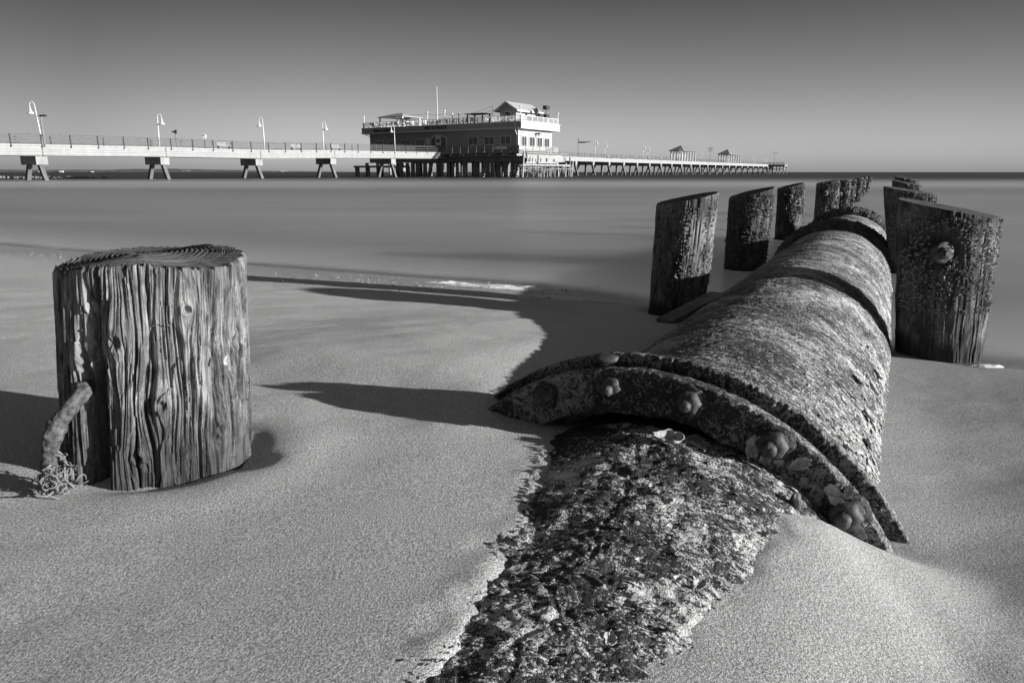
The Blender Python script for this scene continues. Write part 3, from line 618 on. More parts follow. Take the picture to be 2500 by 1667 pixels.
pile((2284, 880), 202, (2203, 489), (2427, 525), -.235, 3.95, 'massive barnacled pile right of the pipe, with a big rusty bolt on its face', 3000, .0085, (2303, 617, .034), depth_slope=.10, crust_band=(.30, .97), cone_mat='barn_pale', res=260)
pile((2226, 640), 104, (2162, 457), (2276, 472), ZW, 7.3, 'second pile of the right row, mostly hidden behind the massive bolted one', 3000, .014, None, depth_slope=.10, crust_band=(0, 1))
pile((2215, 560), 60, (2181, 441), (2243, 451), ZW, 12.0, 'third pile of the right row, only its crusted top showing', 1200, .02, None, depth_slope=.12, crust_band=(0, 1), res=90)
pile((2213, 520), 50, (2186, 431), (2238, 438), ZW, 16.5, 'farthest pile of the right row, its flat slanted top just under the horizon', 1000, .024, None, depth_slope=.12, crust_band=(0, 1), res=80)

# sawn plank wedged between pile and pipe
mb = MB(); a = at(1622, 790, Y=4.25); b = at(1752, 722, Y=4.7); a[2] = max(a[2], -.24)
mb.bar(a, b, .11, .05); o = mb.build('plank', M['plankm']); tag(o, 'dark broken plank wedged between the nearest left pile and the pipe', 'plank')

# rope hanging out of the stump
rp = empty('rope', at(127, 1175, Y=1.53)); tag(rp, 'thick encrusted mooring rope bending out of the stump hollow, its end frayed on the sand', 'rope')
ctrl = [at(218, 930, Y=1.60), at(194, 968, Y=1.54), at(162, 1004, Y=1.505), at(138, 1045, Y=1.49), at(124, 1088, Y=1.48), at(121, 1125, Y=1.478), at(132, 1158, Y=1.475)]
def spline(c, n):
    out = []; c = [2 * c[0] - c[1]] + c + [2 * c[-1] - c[-2]]
    for i in range(1, len(c) - 2):
        for t in np.linspace(0, 1, n, endpoint=False):
            out.append(.5 * (2 * c[i] + (c[i + 1] - c[i - 1]) * t + (2 * c[i - 1] - 5 * c[i] + 4 * c[i + 1] - c[i + 2]) * t ** 2 + (3 * c[i] - c[i - 1] - 3 * c[i + 1] + c[i + 2]) * t ** 3))
    return out + [c[-2]]
path = spline(ctrl, 22); MBt = MB(); nr = len(path); MBt.tube(path, [.0175 + .002 * math.sin(i * .11) for i in range(nr)], 26)
vs = np.array(MBt.v); dn = fbm(vs[:, 0] * 70, vs[:, 1] * 70, vs[:, 2] * 70, 3) * .008
cc = np.repeat(np.array(path), 26, 0); dirs = vs - cc; vs = vs + dirs / np.linalg.norm(dirs, axis=1)[:, None] * dn[:, None]; MBt.v = [tuple(p) for p in vs]
MBt.build('rope_body', M['rope'], rp, True)
fr = MB(); rg = np.random.default_rng(5); e = path[-1]
for i in range(380):
    d = rg.normal(0, 1, 3); d[2] = -abs(d[2]) * .9; d[0] += .55; d[1] -= .2; d /= np.linalg.norm(d); L = rg.uniform(.012, .032); st_ = e + rg.normal(0, .011, 3)
    pts_ = [st_]; v_ = d.copy()
    for k in range(6):
        v_ = v_ + rg.normal(0, .95, 3); v_ /= np.linalg.norm(v_); nx = pts_[-1] + v_ * L / 5; nx[2] = max(nx[2], zs(nx[0], nx[1]) + .001); pts_.append(nx)
    fr.tube(pts_, rg.uniform(.0006, .0015), 4)
for i in range(90):
    d = rg.normal(0, 1, 3); d[2] = -abs(d[2]); d[0] += .6; d /= np.linalg.norm(d); L = rg.uniform(.05, .085); pts_ = [e + rg.normal(0, .010, 3)]; v_ = d.copy(); ax_r = rg.normal(0, 1, 3)
    for k in range(12):
        v_ = v_ + np.cross(ax_r, v_) * .5 + rg.normal(0, .12, 3); v_ /= np.linalg.norm(v_); nx = pts_[-1] + v_ * L / 11; nx[2] = max(nx[2], zs(nx[0], nx[1]) + .003); pts_.append(nx)
    fr.tube(pts_, [rg.uniform(.0022, .004) * (1 - .6 * k / 12) for k in range(13)], 6)
fr.build('frayed_end', M['fray'], rp, True)
# small oyster stuck in the knot of the stump
o = oyster('oyster_shell', at(548, 880, Y=1.61) , np.array([.6, -.8, .1]), np.array([.3, 0, 1.]), .020, .012, 5.5, None); tag(o, 'tiny white oyster shell stuck in the knot hole of the weathered stump', 'shell')

# shell litter along the swash line, left of centre
litter = []; rg = np.random.default_rng(9)
pts_ = []
for i in range(1500):
    x = rg.uniform(560, 1400) if i % 5 else rg.uniform(-60, 150); y = (668 + (x - 600) * .04 + rg.normal(0, 17) + 8 * math.sin(x * .02)) if x > 500 else 622 + rg.normal(0, 9)
    g = at(x, y, z=-.22); z = zs(g[0], g[1]); pts_.append((g[0], g[1], z + .003))
pts_ = np.array(pts_); nn_ = np.tile(np.array([[0, 0, 1.]]), (len(pts_), 1)) + rg.normal(0, .25, (len(pts_), 3)); nn_ /= np.linalg.norm(nn_, axis=1)[:, None]
V, Fc = flakes(pts_, nn_, rg.normal(0, 1, (len(pts_), 3)), .0105, .3, 11)
o = raw('shell_litter', V, Fc, shell_mat('litter_shell', .03, .58), None, 'stuff'); tag(o, 'scattered broken shells along the wet swash line', 'shells', None, 'stuff')
# swash foam
fm = MB(); rg = np.random.default_rng(14); V = []; Fc = []
def foam_patch(cx, cy, L, W, seed):
    n1, n2 = 60, 24; th = np.linspace(0, 2 * PI, n1, endpoint=False); k = np.linspace(0, 1, n2); TH, K = np.meshgrid(th, k)
    rr = 1 + .45 * fbm(np.cos(TH) * 1.6 + seed, np.sin(TH) * 1.6, 0., 4); x = cx + L * K * rr * np.cos(TH); y = cy + W * K * rr * np.sin(TH)
    h = np.maximum(sand_h(x, y), ZW) + .001 + .022 * (1 - K ** 3) * (.6 + .6 * fbm(x * 16, y * 16, 1., 3)); h[-1] = np.maximum(sand_h(x[-1], y[-1]), ZW) - .004
    return np.stack([x, y, h], -1)
first = True
fps = [(1100, 690, .17, .06), (1180, 697, .26, .10), (1250, 705, .20, .07), (1305, 697, .14, .05), (1440, 738, .22, .03), (1360, 730, .16, .025), (2412, 880, .06, .03)]
for i, (x, y, L, W) in enumerate(fps):
    g = at(x, y, z=-.27); o = grid_mesh('foam', foam_patch(g[0], g[1], L * 1.35, W * 1.1, i * 3.1), None, M['foamm'], None, wrap=True)
    tag(o, ['low streak of sea foam at the left end of the foam line', 'largest white mound of sea foam on the swash line', 'mid sized mound of sea foam right of the largest one', 'small clump of sea foam at the back of the foam line', 'thin foam streak on shadowed sand, nearest the slanting pile', 'thin foam streak between the mounds and the slanting pile', 'little foam curl at the foot of the massive bolted pile'][i], 'foam', None, 'stuff')
#PIERSTART#
# ------------------------------------------------------------------ fishing pier: one straight line, k = bents from the left
def pk(k, off=0.0, z=0.0):
    """point on the pier: k counts 16.3 m bays, off = metres to the left of the near (right) edge"""
    d = np.array([8.5, 13.9]) / 16.29
    return np.array([-57 + 8.5 * k - d[1] * off, 90 + 13.9 * k + d[0] * off, z])
PD = np.array([8.5, 13.9, 0]) / 16.29; PN = np.array([PD[1], -PD[0], 0])       # along, and out towards the camera side
def deck_z(k): return .7 + .972 * float(np.interp(k, [-1.2, 0, 1, 2, 3, 4, 5, 8], [3.15, 3.35, 3.5, 3.5, 3.85, 4.05, 4.25, 4.4]))
def k_at(px): r = -(px - 1250) / 1797.; return (57 - 90 * r) / (8.5 + 13.9 * r)
PWD = 4.6
PIERG = 'fishing pier'
def make_pier(k0, k1, name, label):
    t = empty(name, pk(k0)); tag(t, label, 'pier'); return t
pier = make_pier(-1.3, 5, 'fishing_pier', 'long fishing pier of pale concrete girders on slanted legs, running from left to the horizon')
def span(k0, k1, top=0.0, h=1.25, o0=0., o1=.45, mat='concrete', name='girder', parent=None, lab=None):
    mb = MB(); a = pk(k0, 0, 0); b = pk(k1, 0, 0)
    mb.prism([pk(k0, o0, deck_z(k0) + top), pk(k0, o0, deck_z(k0) + top - h), pk(k1, o0, deck_z(k1) + top - h), pk(k1, o0, deck_z(k1) + top)], pk(0, o1) - pk(0, o0))
    o = mb.build(name, M[mat], parent or pier); 
    if lab: o['label'] = lab
    return o
near_ks = [-1.3, 0, 1, 2, 3, 4, 5.05]
for i in range(len(near_ks) - 1):
    a, b = near_ks[i], near_ks[i + 1]
    g = span(a + .004, b - .004, -.16, 1.15)
    mb = MB()                                                   # service pipes and the lower ledge along the girder
    for (dz, r_) in ((-.55, .05), (-.80, .06), (-1.12, .07)):
        mb.tube([pk(a, -.07, deck_z(a) + dz), pk(b, -.07, deck_z(b) + dz)], r_, 6)
    mb.build('conduit', M['concrete_d'], g)
    span(a + .002, b - .002, 0, .16, -.12, PWD + .1, 'timber_p', 'deck')
    span(a + .004, b - .004, -.162, 1.15, PWD - .45, PWD, 'concrete_d')
def cross_bent(k, capw=1.35, caph=1.05, leg=.48, splay=1.35, parent=None, tri=True, zc=None):
    """cap beam square to the deck with splayed legs"""
    zt = deck_z(k) - 1.33; p = parent or pier
    b = empty('bent', (0, 0, 0)); b.parent = p; b.location = -p.location
    mb = MB(); c = pk(k, PWD / 2, zt - caph / 2)
    mb.box(c, PN * 1.85, PD * capw / 2, np.array([0, 0, caph / 2])); mb.build('pile_cap', M['leg'], b)
    mb2 = None
    for (o, so, al) in ((1.05, -2.3, 0), (PWD - 1.05, 2.3, 0)):
        m2 = MB(); top = pk(k, o, zt - caph + .02) + PD * al * .35; bot = pk(k, o + so * .55, ZW - .8) + PD * al * splay
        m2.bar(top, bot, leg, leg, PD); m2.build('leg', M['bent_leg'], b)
    return b
for k in (0, 1, 2, 3, 4): cross_bent(k)
# braced pair of extra raking legs at the second bent
# far pier
far_ks = [5.9] + list(np.arange(8.16, 24.8, .72))
def far_bent(k, i):
    b = empty('bent', (0, 0, 0)); b.parent = pier; b.location = -pier.location; zt = deck_z(k) - 1.2
    mb = MB(); mb.box(pk(k, PWD / 2 + .3, zt - .5), PN * (PWD / 2 + .45), PD * .55, np.array([0, 0, .5])); mb.build('pile_cap', M['leg'], b)
    for (o, dd) in ((.35, -1.25), (2.5, 0), (PWD + .2, 1.25)):
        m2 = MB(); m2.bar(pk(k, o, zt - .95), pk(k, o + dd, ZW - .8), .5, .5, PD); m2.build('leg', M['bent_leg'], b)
for i, k in enumerate(far_ks[1:]): far_bent(k, i)
for a, b in zip(far_ks[1:-1:2], far_ks[3::2]):
    span(a + .003, b - .003, 0, 1.2, 0, PWD, 'concrete')
span(5.9, 8.16, 0, 1.2, 0, PWD, 'concrete_d', lab='shaded girder behind the restaurant')
# railings: near part with post, four boards and cap, both sides
def railing(k0, k1, off, out, step=.21, sub=True, mat='timber', hgt=1.2, boards=(.30, .66, 1.02), pw=.12):
    ks = np.arange(k0, k1 + .001, step)
    mb = MB(); z = deck_z
    for a, b in zip(ks[:-1], ks[1:]):
        for h in boards: mb.bar(pk(a, off, z(a) + h), pk(b, off, z(b) + h), .045, .07)
        mb.bar(pk(a, off, z(a) + hgt), pk(b, off, z(b) + hgt), .2, .05)
    r_ = mb.build('railing', M['rail_timber'], pier)
    proto = None
    for k in ks:
        m2 = MB(); m2.bar(pk(k, off - out * .09, z(k) - .35), pk(k, off - out * .09, z(k) + hgt + .02), pw, pw, PD); m2.build('post', M['dark_timber'], r_)
    return r_
railing(-1.05, 4.83, -.02, 1); railing(-1.05, 4.83, PWD - .05, -1, .42)
def far_railing(off, k0, k1, step, nm):
    mb = MB()
    for h in (.35, .72, 1.12): mb.bar(pk(k0, off, deck_z(k0) + h), pk(k1, off, deck_z(k1) + h), .08, .09)
    r_ = mb.build('railing', M['rail_timber'], pier)
    for k in np.arange(k0, k1, step):
        m2 = MB(); m2.bar(pk(k, off, deck_z(k)), pk(k, off, deck_z(k) + 1.3), .14, .14, PD); m2.build('post', M['timber'], r_)
far_railing(0, 6.6, 24.3, .24, ''); far_railing(PWD, 8.2, 24.3, .5, '')
# wide pier head at the far end
mb = MB(); c = pk(24.9, PWD / 2 - 3.2, deck_z(24) - .55); mb.box(c, PN * 6.2, PD * 4.5, np.array([0, 0, .55])); mb.build('pier_head', M['timber'], pier)
mb = MB(); mb.box(c + np.array([0, 0, 1.4]), PN * 6.1, PD * 4.4, np.array([0, 0, .12])); mb.box(c + np.array([0, 0, -2.0]), PN * 5.6, PD * 4.0, np.array([0, 0, .18])); mb.build('head_railing', M['timber'], pier)
for a in (-5.6, -2, 1.8, 5.6):
    for b_ in (-4, 4):
        m2 = MB(); q = c + PN * a + PD * b_; m2.bar(q, np.array([q[0], q[1], ZW - .8]), .5, .5, PD); m2.bar(q, q + np.array([0, 0, 2.]), .2, .2, PD); m2.build('leg', M['leg'], pier)

# ------------------------------------------------------------------ pier furniture
def lamp(px, k, topy, side, label, off=-.05, lean=0., group='lamp posts along the pier', dist=None, name='street_lamp', scale=1.0):
    b = pk(k, off, deck_z(k) - .3); Yd = b[1]; top = at(px, topy, Y=Yd)[2]; H = top - b[2]
    t = empty(name, b); tag(t, label, 'street lamp', group)
    mb = MB(); tp = b + np.array([lean, 0, H - .35]); mb.tube([b, b + (tp - b) * .5, tp], [.10, .08, .06], 10); mb.build('pole', M['white'], t, True)
    s = side; arm = [tp + np.array([0, 0, -.9]) + np.array([s * .02, 0, 0])]
    for a in np.linspace(0, PI, 12): arm.append(tp + np.array([s * (.29 - .29 * math.cos(a)), 0, -.1 + .55 * math.sin(a)]))
    arm.append(tp + np.array([s * .58, 0, -.25])); mb = MB(); mb.tube(arm[1:], .038, 8); mb.build('arm', M['white'], t, True)
    hd = tp + np.array([s * .58, 0, -.2]); mb = MB()
    mb.tube([hd, hd + [0, 0, -.3], hd + [0, 0, -.5], hd + [0, 0, -.72], hd + [0, 0, -.78]], [.07, .11, .17, .38, .40], 16); mb.build('lamp_shade', M['white'], t, True)
    return t
def kline(px): return k_at(px)
lamp(112, k_at(115), 250, -1, 'tall white lamp post nearest the left edge of the photo, its hood turned left', lean=-.35)
lamp(407, k_at(407), 280, 1, 'white lamp post with its hood turned right, above the second pier bent from the left', off=1.0, lean=.15)
lamp(651, k_at(651), 288, -1, 'white lamp post with its hood turned left, above the third pier bent', off=0)
lamp(794, k_at(794), 298, 1, 'white lamp post with its hood turned right, above the fourth pier bent, before the restaurant', off=0.)
lamp(966, k_at(966), 306, -1, 'white lamp post standing in front of the BAR & GRILL lettering')
zx = lambda x: 1300 + x / 3.618; zy = lambda y: 300 + y / 3.618
for i, (x, y0, s, lb) in enumerate([(548, 150, 1, 'first lamp post beyond the restaurant, taller than the one beside it'), (645, 175, 1, 'second lamp post beyond the restaurant'), (970, 195, 1, 'third lamp post beyond the restaurant, left one of a close pair'), (1022, 212, 1, 'fourth lamp post beyond the restaurant, right one of a close pair'),
        (1287, 232, 1, 'lamp post at the left side of the larger far gazebo'), (1486, 258, 1, 'lamp post between the larger far gazebo and the dark cross arm post'), (1715, 285, 1, 'lamp post at the left side of the smaller far gazebo'), (1938, 312, 1, 'left lamp post of the pair past both far gazebos'), (1950, 308, 1, 'right lamp post of the pair past both far gazebos'), (2040, 322, 1, 'next to last lamp post near the pier head'), (2053, 319, 1, 'last white lamp post near the pier head')]):
    near = i % 2 == 0; lamp(zx(x) , k_at(zx(x)) + (0 if near else .0), zy(y0), s, lb, off=0 if near else .5, group='far lamp posts along the pier')
def gazebo(k, w, l, hcol, hroof, label):
    t = empty('gazebo', pk(k, PWD / 2, deck_z(k))); tag(t, label, 'gazebo'); z = deck_z(k)
    mb = MB(); c = pk(k, PWD / 2); e = .8
    lo = [c + PN * sx_ * (w / 2 + e) + PD * sy_ * (l / 2 + e) + np.array([0, 0, z + hcol]) for sx_, sy_ in ((1, -1), (1, 1), (-1, 1), (-1, -1))]
    hi = [c + PD * sy_ * l * .22 + np.array([0, 0, z + hcol + hroof]) for sy_ in (-1, 1)]
    up_ = np.array([0, 0, .18]); lo2 = [p + up_ for p in lo]
    mb.add(lo + lo2 + hi, [(3, 2, 1, 0), (0, 1, 5, 4), (1, 2, 6, 5), (2, 3, 7, 6), (3, 0, 4, 7), (4, 5, 9, 8), (5, 6, 9), (6, 7, 8, 9), (7, 4, 8)]); mb.build('roof', M['roof'], t)
    n_ = 6
    for i in range(n_):
        for s_ in (-1, 1):
            if True:
                m2 = MB(); q = c + PN * s_ * w / 2 + PD * (i / (n_ - 1) - .5) * l; m2.bar(q + np.array([0, 0, z]), q + np.array([0, 0, z + hcol + .05]), .38, .38, PD); m2.build('post', M['white'], t)
    return t
gazebo(k_at(zx(1372)), 4.4, 17.0, 3.9, 2.3, 'larger gazebo with hipped roof and white posts on the far pier')
gazebo(k_at(zx(1775)), 4.4, 22.0, 3.9, 2.6, 'smaller gazebo farther out on the pier, near its head')
# dark cross-arm posts
def tpost(p, H, arms, label, cat='post', name='floodlight_post', group=None, blade=.5):
    t = empty(name, p); tag(t, label, cat, group); mb = MB(); mb.tube([p, p + [0, 0, H]], .09, 8); mb.build('pole', M['timber'], t)
    for (h, l) in arms:
        m2 = MB(); m2.box(p + np.array([l * .5, 0, h]), np.array([abs(l) * .5 + .1, 0, 0]), np.array([0, .15, 0]), np.array([0, 0, .10])); m2.build('floodlight', M['dark'], t)
    return t
p = pk(k_at(zx(1563)), .2, deck_z(20)); tpost(p, 6.3, [(5.9, -1.2), (5.9, 1.2), (5.0, -.9), (5.0, .9), (6.3, .1)], 'dark post with crossed floodlight arms between the two far gazebos', 'light post')
p = pk(k_at(zx(2130)), .2, deck_z(20)); tpost(p, 6.8, [(6.6, -1.4), (6.6, 1.4)], 'dark two armed floodlight post on the pier head', 'light post')
p = pk(k_at(441), .2, deck_z(1)); tpost(p, 2.4, [(2.15, -.35), (2.3, .08), (2.0, .05)], 'short post with dark floodlight beside the second lamp post', 'light post')
p = pk(k_at(zx(404)), .2, deck_z(8)); tpost(p, 5.3, [(4.0, 2.0), (4.8, .1), (4.2, 3.4)], 'dark bracket lamp post at the start of the far pier', 'light post')
p = pk(k_at(117), -.25, deck_z(0) - .3); t = tpost(p, 3.7, [(2.9 + .75, .55)], 'slim dark floodlight bracket beside the leftmost lamp post', 'light post')
# coin viewer on the rail, a round white head with two eye holes
k = k_at(508); p = pk(k, .1, deck_z(k)); t = empty('coin_viewer', p); tag(t, 'white coin operated viewer with two round eye holes above the pier railing', 'viewer')
mb = MB(); mb.tube([p, p + [0, 0, 1.3]], .06, 8); mb.build('stand', M['dark'], t)
hc = p + np.array([0, 0, 1.75]); mb = MB(); o_ = []
for a in np.linspace(0, 2 * PI, 20, endpoint=False):
    o_.append(hc + np.array([.30 * math.cos(a) * (1 - .25 * (math.sin(a) < 0) * abs(math.sin(a))), -.12, .36 * math.sin(a) * (1.25 if math.sin(a) < 0 else .85)]))
mb.prism(o_, (0, .3, 0)); mb.build('head', M['white'], t)
for s_ in (-1, 1):
    mb = MB(); mb.tube([hc + [s_ * .12, -.18, .1], hc + [s_ * .12, -.10, .1]], .06, 10); mb.build('eyepiece', M['dark'], t)
# benches and tables along the far deck
def bench(k, off, label, grp):
    z = deck_z(k); t = empty('bench', pk(k, off, z)); tag(t, label, 'bench', grp)
    c = pk(k, off, z); mb = MB(); mb.box(c + [0, 0, .46], PD * 1.1, PN * .22, np.array([0, 0, .03])); mb.build('seat', M['timber_p'], t)
    mb = MB(); mb.box(c + PN * -.22 + [0, 0, .78], PD * 1.1, PN * .03, np.array([0, 0, .2])); mb.build('backrest', M['timber_p'], t)
    for s_ in (-.95, .95):
        mb = MB(); mb.box(c + PD * s_ + [0, 0, .22], PD * .05, PN * .2, np.array([0, 0, .22])); mb.build('leg', M['timber'], t)
for i, x in enumerate([690, 820, 930, 1050, 1150, 1240, 1400]):
    bench(k_at(zx(x)), .8, 'weathered bench behind the far pier railing, between the restaurant and the gazebos', 'far pier benches')
for i, (x, lb) in enumerate([(560, 'bench behind the near railing, first one right of the coin viewer'), (735, 'bench behind the near railing, between the third and fourth lamp posts'), (830, 'bench behind the near railing, just right of the fourth lamp post')]):
    bench(k_at(x), .7, lb, 'near pier benches')

# ------------------------------------------------------------------ restaurant on its platform
E1 = np.array([-.829, .559, 0]); E1 /= np.linalg.norm(E1); E2 = np.array([-E1[1], E1[0], 0]) * -1
if E2[1] < 0: E2 = -E2
CO = at(1272, 400, Y=150.0); CO = np.array([CO[0], CO[1], 0])
def bp(a, b, z): return CO + E1 * a + E2 * b + np.array([0, 0, z])       # a = metres left along the front, b = metres back
def a_at(px, b=0.0):
    r = (px - 1250) / 1797.; q = CO + E2 * b; return (r * q[1] - q[0]) / (E1[0] - r * E1[1])
def b_at(px, a=0.0):
    r = (px - 1250) / 1797.; q = CO + E1 * a; return (r * q[1] - q[0]) / (E2[0] - r * E2[1])
zz = lambda X: 850 + X / 3.92                       # zoomed column -> photo column
L, W = a_at(888), b_at(1365)
ZD = at(1272, 370.5, Y=148.)[2]; ZR = float(at(1272, 296, Y=150.)[2]); ZF = float(at(1272, 312.4, Y=150.)[2])
bld = empty('pier_restaurant', bp(0, 0, ZD)); tag(bld, 'long two level restaurant with white trimmed windows and roof terrace, built over the pier', 'building')
def bbox(a0, a1, b0, b1, z0, z1, name, mat, parent=None, lab=None):
    mb = MB(); mb.box(bp((a0 + a1) / 2, (b0 + b1) / 2, (z0 + z1) / 2), E1 * (a1 - a0) / 2, E2 * (b1 - b0) / 2, np.array([0, 0, (z1 - z0) / 2]))
    o = mb.build(name, M[mat], parent or bld)
    if lab: o['label'] = lab
    return o
WI = 1.45                                             # overhang
wa0, wa1, wb0, wb1 = a_at(1265, WI), a_at(zz(228), WI), WI, W - WI * .6
bbox(wa0, wa1, wb0, wb1, ZD, ZF + .02, 'wall', 'wall')
mb = MB()
for i in range(60):                                   # battens
    a = wa0 + (wa1 - wa0) * i / 59; mb.box(bp(a, wb0 - .012, (ZD + ZF) / 2), E1 * .03, E2 * .02, np.array([0, 0, (ZF - ZD) / 2]))
for i in range(1, 16):
    b = wb0 + (wb1 - wb0) * i / 16; mb.box(bp(wa0 - .012, b, (ZD + ZF) / 2), E1 * .02, E2 * .03, np.array([0, 0, (ZF - ZD) / 2]))
mb.build('wall_battens', M['wall'], bld)
for (a, b) in ((wa0, wb0), (wa1, wb0), (wa0, wb1)): bbox(a - .1, a + .1, b - .1, b + .1, ZD, ZF, 'corner_board', 'trim')
fz = bbox(0, L, 0, W, ZF + .12, ZR - .08, 'fascia', 'fascia')
bbox(-.05, L + .05, -.05, W + .05, ZF - .04, ZF + .17, 'soffit_trim', 'trim')
bbox(-.09, L + .09, -.09, W + .09, ZR - .14, ZR + .02, 'roof_edge', 'trim')
bbox(.15, L - .15, .15, W - .15, ZR + .021, ZR + .05, 'roof_deck', 'concrete_d')
def window(a0, a1, z0, z1, face='f', lab=None):
    fr_ = MB(); t_ = .11
    if face == 'f':
        P_ = lambda u, d, z: bp(u, wb0 - d, z); ex = E1; ey = E2
    else:
        P_ = lambda u, d, z: bp(wa0 - d, u, z); ex = E2; ey = E1
    for (u, z, hu, hz) in (((a0 + a1) / 2, z1 - t_ / 2, (a1 - a0) / 2, t_ / 2), ((a0 + a1) / 2, z0 + t_ / 2, (a1 - a0) / 2, t_ / 2), (a0 + t_ / 2, (z0 + z1) / 2, t_ / 2, (z1 - z0) / 2 - t_), (a1 - t_ / 2, (z0 + z1) / 2, t_ / 2, (z1 - z0) / 2 - t_), ((a0 + a1) / 2, (z0 + z1) / 2, .03, (z1 - z0) / 2 - t_)):
        fr_.box(P_(u, .07, z), ex * hu, ey * .06, np.array([0, 0, hz]))
    w_ = MB(); w_.box(P_((a0 + a1) / 2, .025, (z0 + z1) / 2), ex * (a1 - a0 - .1) / 2, ey * .02, np.array([0, 0, (z1 - z0 - .1) / 2]))
    g = w_.build('window', M['glass'], bld); fr_.build('frame', M['trim'], g)
    if lab: g['label'] = lab
    return g
def zat(y, a, b=0): return float(at(1250, y, Y=bp(a, b, 0)[1])[2])
for (x0, x1, y0) in [(275, 350, 605), (398, 478, 600), (527, 608, 594), (658, 742, 588), (1153, 1248, 567), (1305, 1402, 562), (1460, 1560, 556)]:
    a0, a1 = sorted((a_at(zz(x0), WI), a_at(zz(x1), WI))); zt = zat(190 + y0 / 3.92, (a0 + a1) / 2, WI); window(a0, a1, zt - 1.75, zt)
for (x0, x1, y0) in [(1655, 1705, 557), (1728, 1782, 565), (1800, 1852, 571), (1870, 1920, 578)]:
    b0, b1 = sorted((b_at(zz(x0), wa0), b_at(zz(x1), wa0))); zt = zat(190 + y0 / 3.92, wa0, (b0 + b1) / 2); window(b0, b1, zt - 2.3, zt, 's')
# arched entrance
a0, a1 = sorted((a_at(zz(797), WI), a_at(zz(952), WI))); ac = (a0 + a1) / 2; hw = (a1 - a0) / 2; zt = zat(190 + 548 / 3.92, ac, WI)
def arch(hw_, zt_, z0, rise):
    pts_ = [bp(ac - hw_, WI, z0)]
    for t_ in np.linspace(0, PI, 17): pts_.append(bp(ac - hw_ * math.cos(t_), WI, zt_ - rise + rise * math.sin(t_)))
    pts_.append(bp(ac + hw_, WI, z0)); return pts_
mb = MB(); mb.prism([p_ - E2 * .02 for p_ in arch(hw - .18, zt - .2, ZD + .02, .9)], E2 * -.06); dr = mb.build('door', M['door'], bld); dr['label'] = 'arched entrance with a poster'
out_, in_ = arch(hw, zt, ZD, 1.0), arch(hw - .22, zt - .22, ZD, .9); mb = MB()
for i in range(len(out_) - 1): mb.prism([out_[i], out_[i + 1], in_[i + 1], in_[i]], E2 * -.14)
mb.build('door_arch', M['trim'], dr)
ps = a_at(zz(873), WI); zc = zat(190 + 602 / 3.92, ps, WI); bbox(ps - .75, ps + .75, WI - .14, WI - .10, zc - 1.05, zc + 1.0, 'poster', 'sign', dr)
mb = MB(); mb.box(bp(ps, WI - .15, zc - .1), E1 * .45, E2 * .006, np.array([0, 0, .3])); mb.box(bp(ps - .1, WI - .15, zc + .45), E1 * .4, E2 * .006, np.array([0, 0, .06])); mb.build('poster_print', M['dark'], dr)
for (x0, x1, y0, y1, lb) in ((755, 790, 580, 608, 'upper notice board left of the arched entrance'), (755, 790, 611, 642, 'lower notice board left of the arched entrance')):
    a_, b_ = sorted((a_at(zz(x0), WI), a_at(zz(x1), WI))); bbox(a_, b_, WI - .07, WI - .02, zat(190 + y1 / 3.92, a_, WI), zat(190 + y0 / 3.92, a_, WI), 'notice_board', 'sign', None, lb)
def text(body, pos, right, size, mat, name, parent, label=None, depth=.03, bold=.012, sx_=1.0):
    cu = bpy.data.curves.new(name, 'FONT'); cu.body = body; cu.size = size; cu.extrude = depth; cu.offset = bold * size; cu.align_x = 'LEFT'
    tmp = bpy.data.objects.new('tmp', cu); col.objects.link(tmp); bpy.context.view_layer.update()
    me = bpy.data.meshes.new_from_object(tmp.evaluated_get(bpy.context.evaluated_depsgraph_get())); bpy.data.objects.remove(tmp); me.name = name
    co = np.zeros(len(me.vertices) * 3, np.float32); me.vertices.foreach_get('co', co); co = co.reshape(-1, 3)
    r_ = np.asarray(right, float); n_ = np.cross(r_, (0, 0, 1.)) 
    w3 = np.asarray(pos)[None] + r_[None] * co[:, :1] * sx_ + np.array([[0, 0, 1.]]) * co[:, 1:2] + n_[None] * co[:, 2:3]
    me.vertices.foreach_set('co', w3.astype(np.float32).ravel()); me.update(); me.materials.clear()
    o = link(name, me, mat, parent); 
    if label: o['label'] = label
    return o
def fit_text(body, xa, xb, ybase, size, b, off, name, mat, parent, label=None):
    aL, aR = a_at(zz(xa), b), a_at(zz(xb), b); pos = bp(aL, b - off, zat(190 + ybase / 3.92, aL, b))
    o = text(body, pos, -E1, size, M[mat], name, parent, label)
    co = np.zeros(len(o.data.vertices) * 3, np.float32); o.data.vertices.foreach_get('co', co); co = co.reshape(-1, 3); t_ = (co - pos) @ (-E1); k_ = (aL - aR) / t_.max()
    co = co + ((k_ - 1) * t_)[:, None] * (-E1)[None]; o.data.vertices.foreach_set('co', co.astype(np.float32).ravel()); o.data.update(); return o
# square letter edges: the words stand proud of the fascia
fit_text('BAR & GRILL', 262, 427, 526, 1.05, 0, .04, 'lettering', 'letters', fz, 'BAR & GRILL in black letters')
fit_text('BAIT & TACKLE', 744, 952, 497, 1.0, 0, .04, 'lettering', 'letters', fz, 'BAIT & TACKLE in black letters')
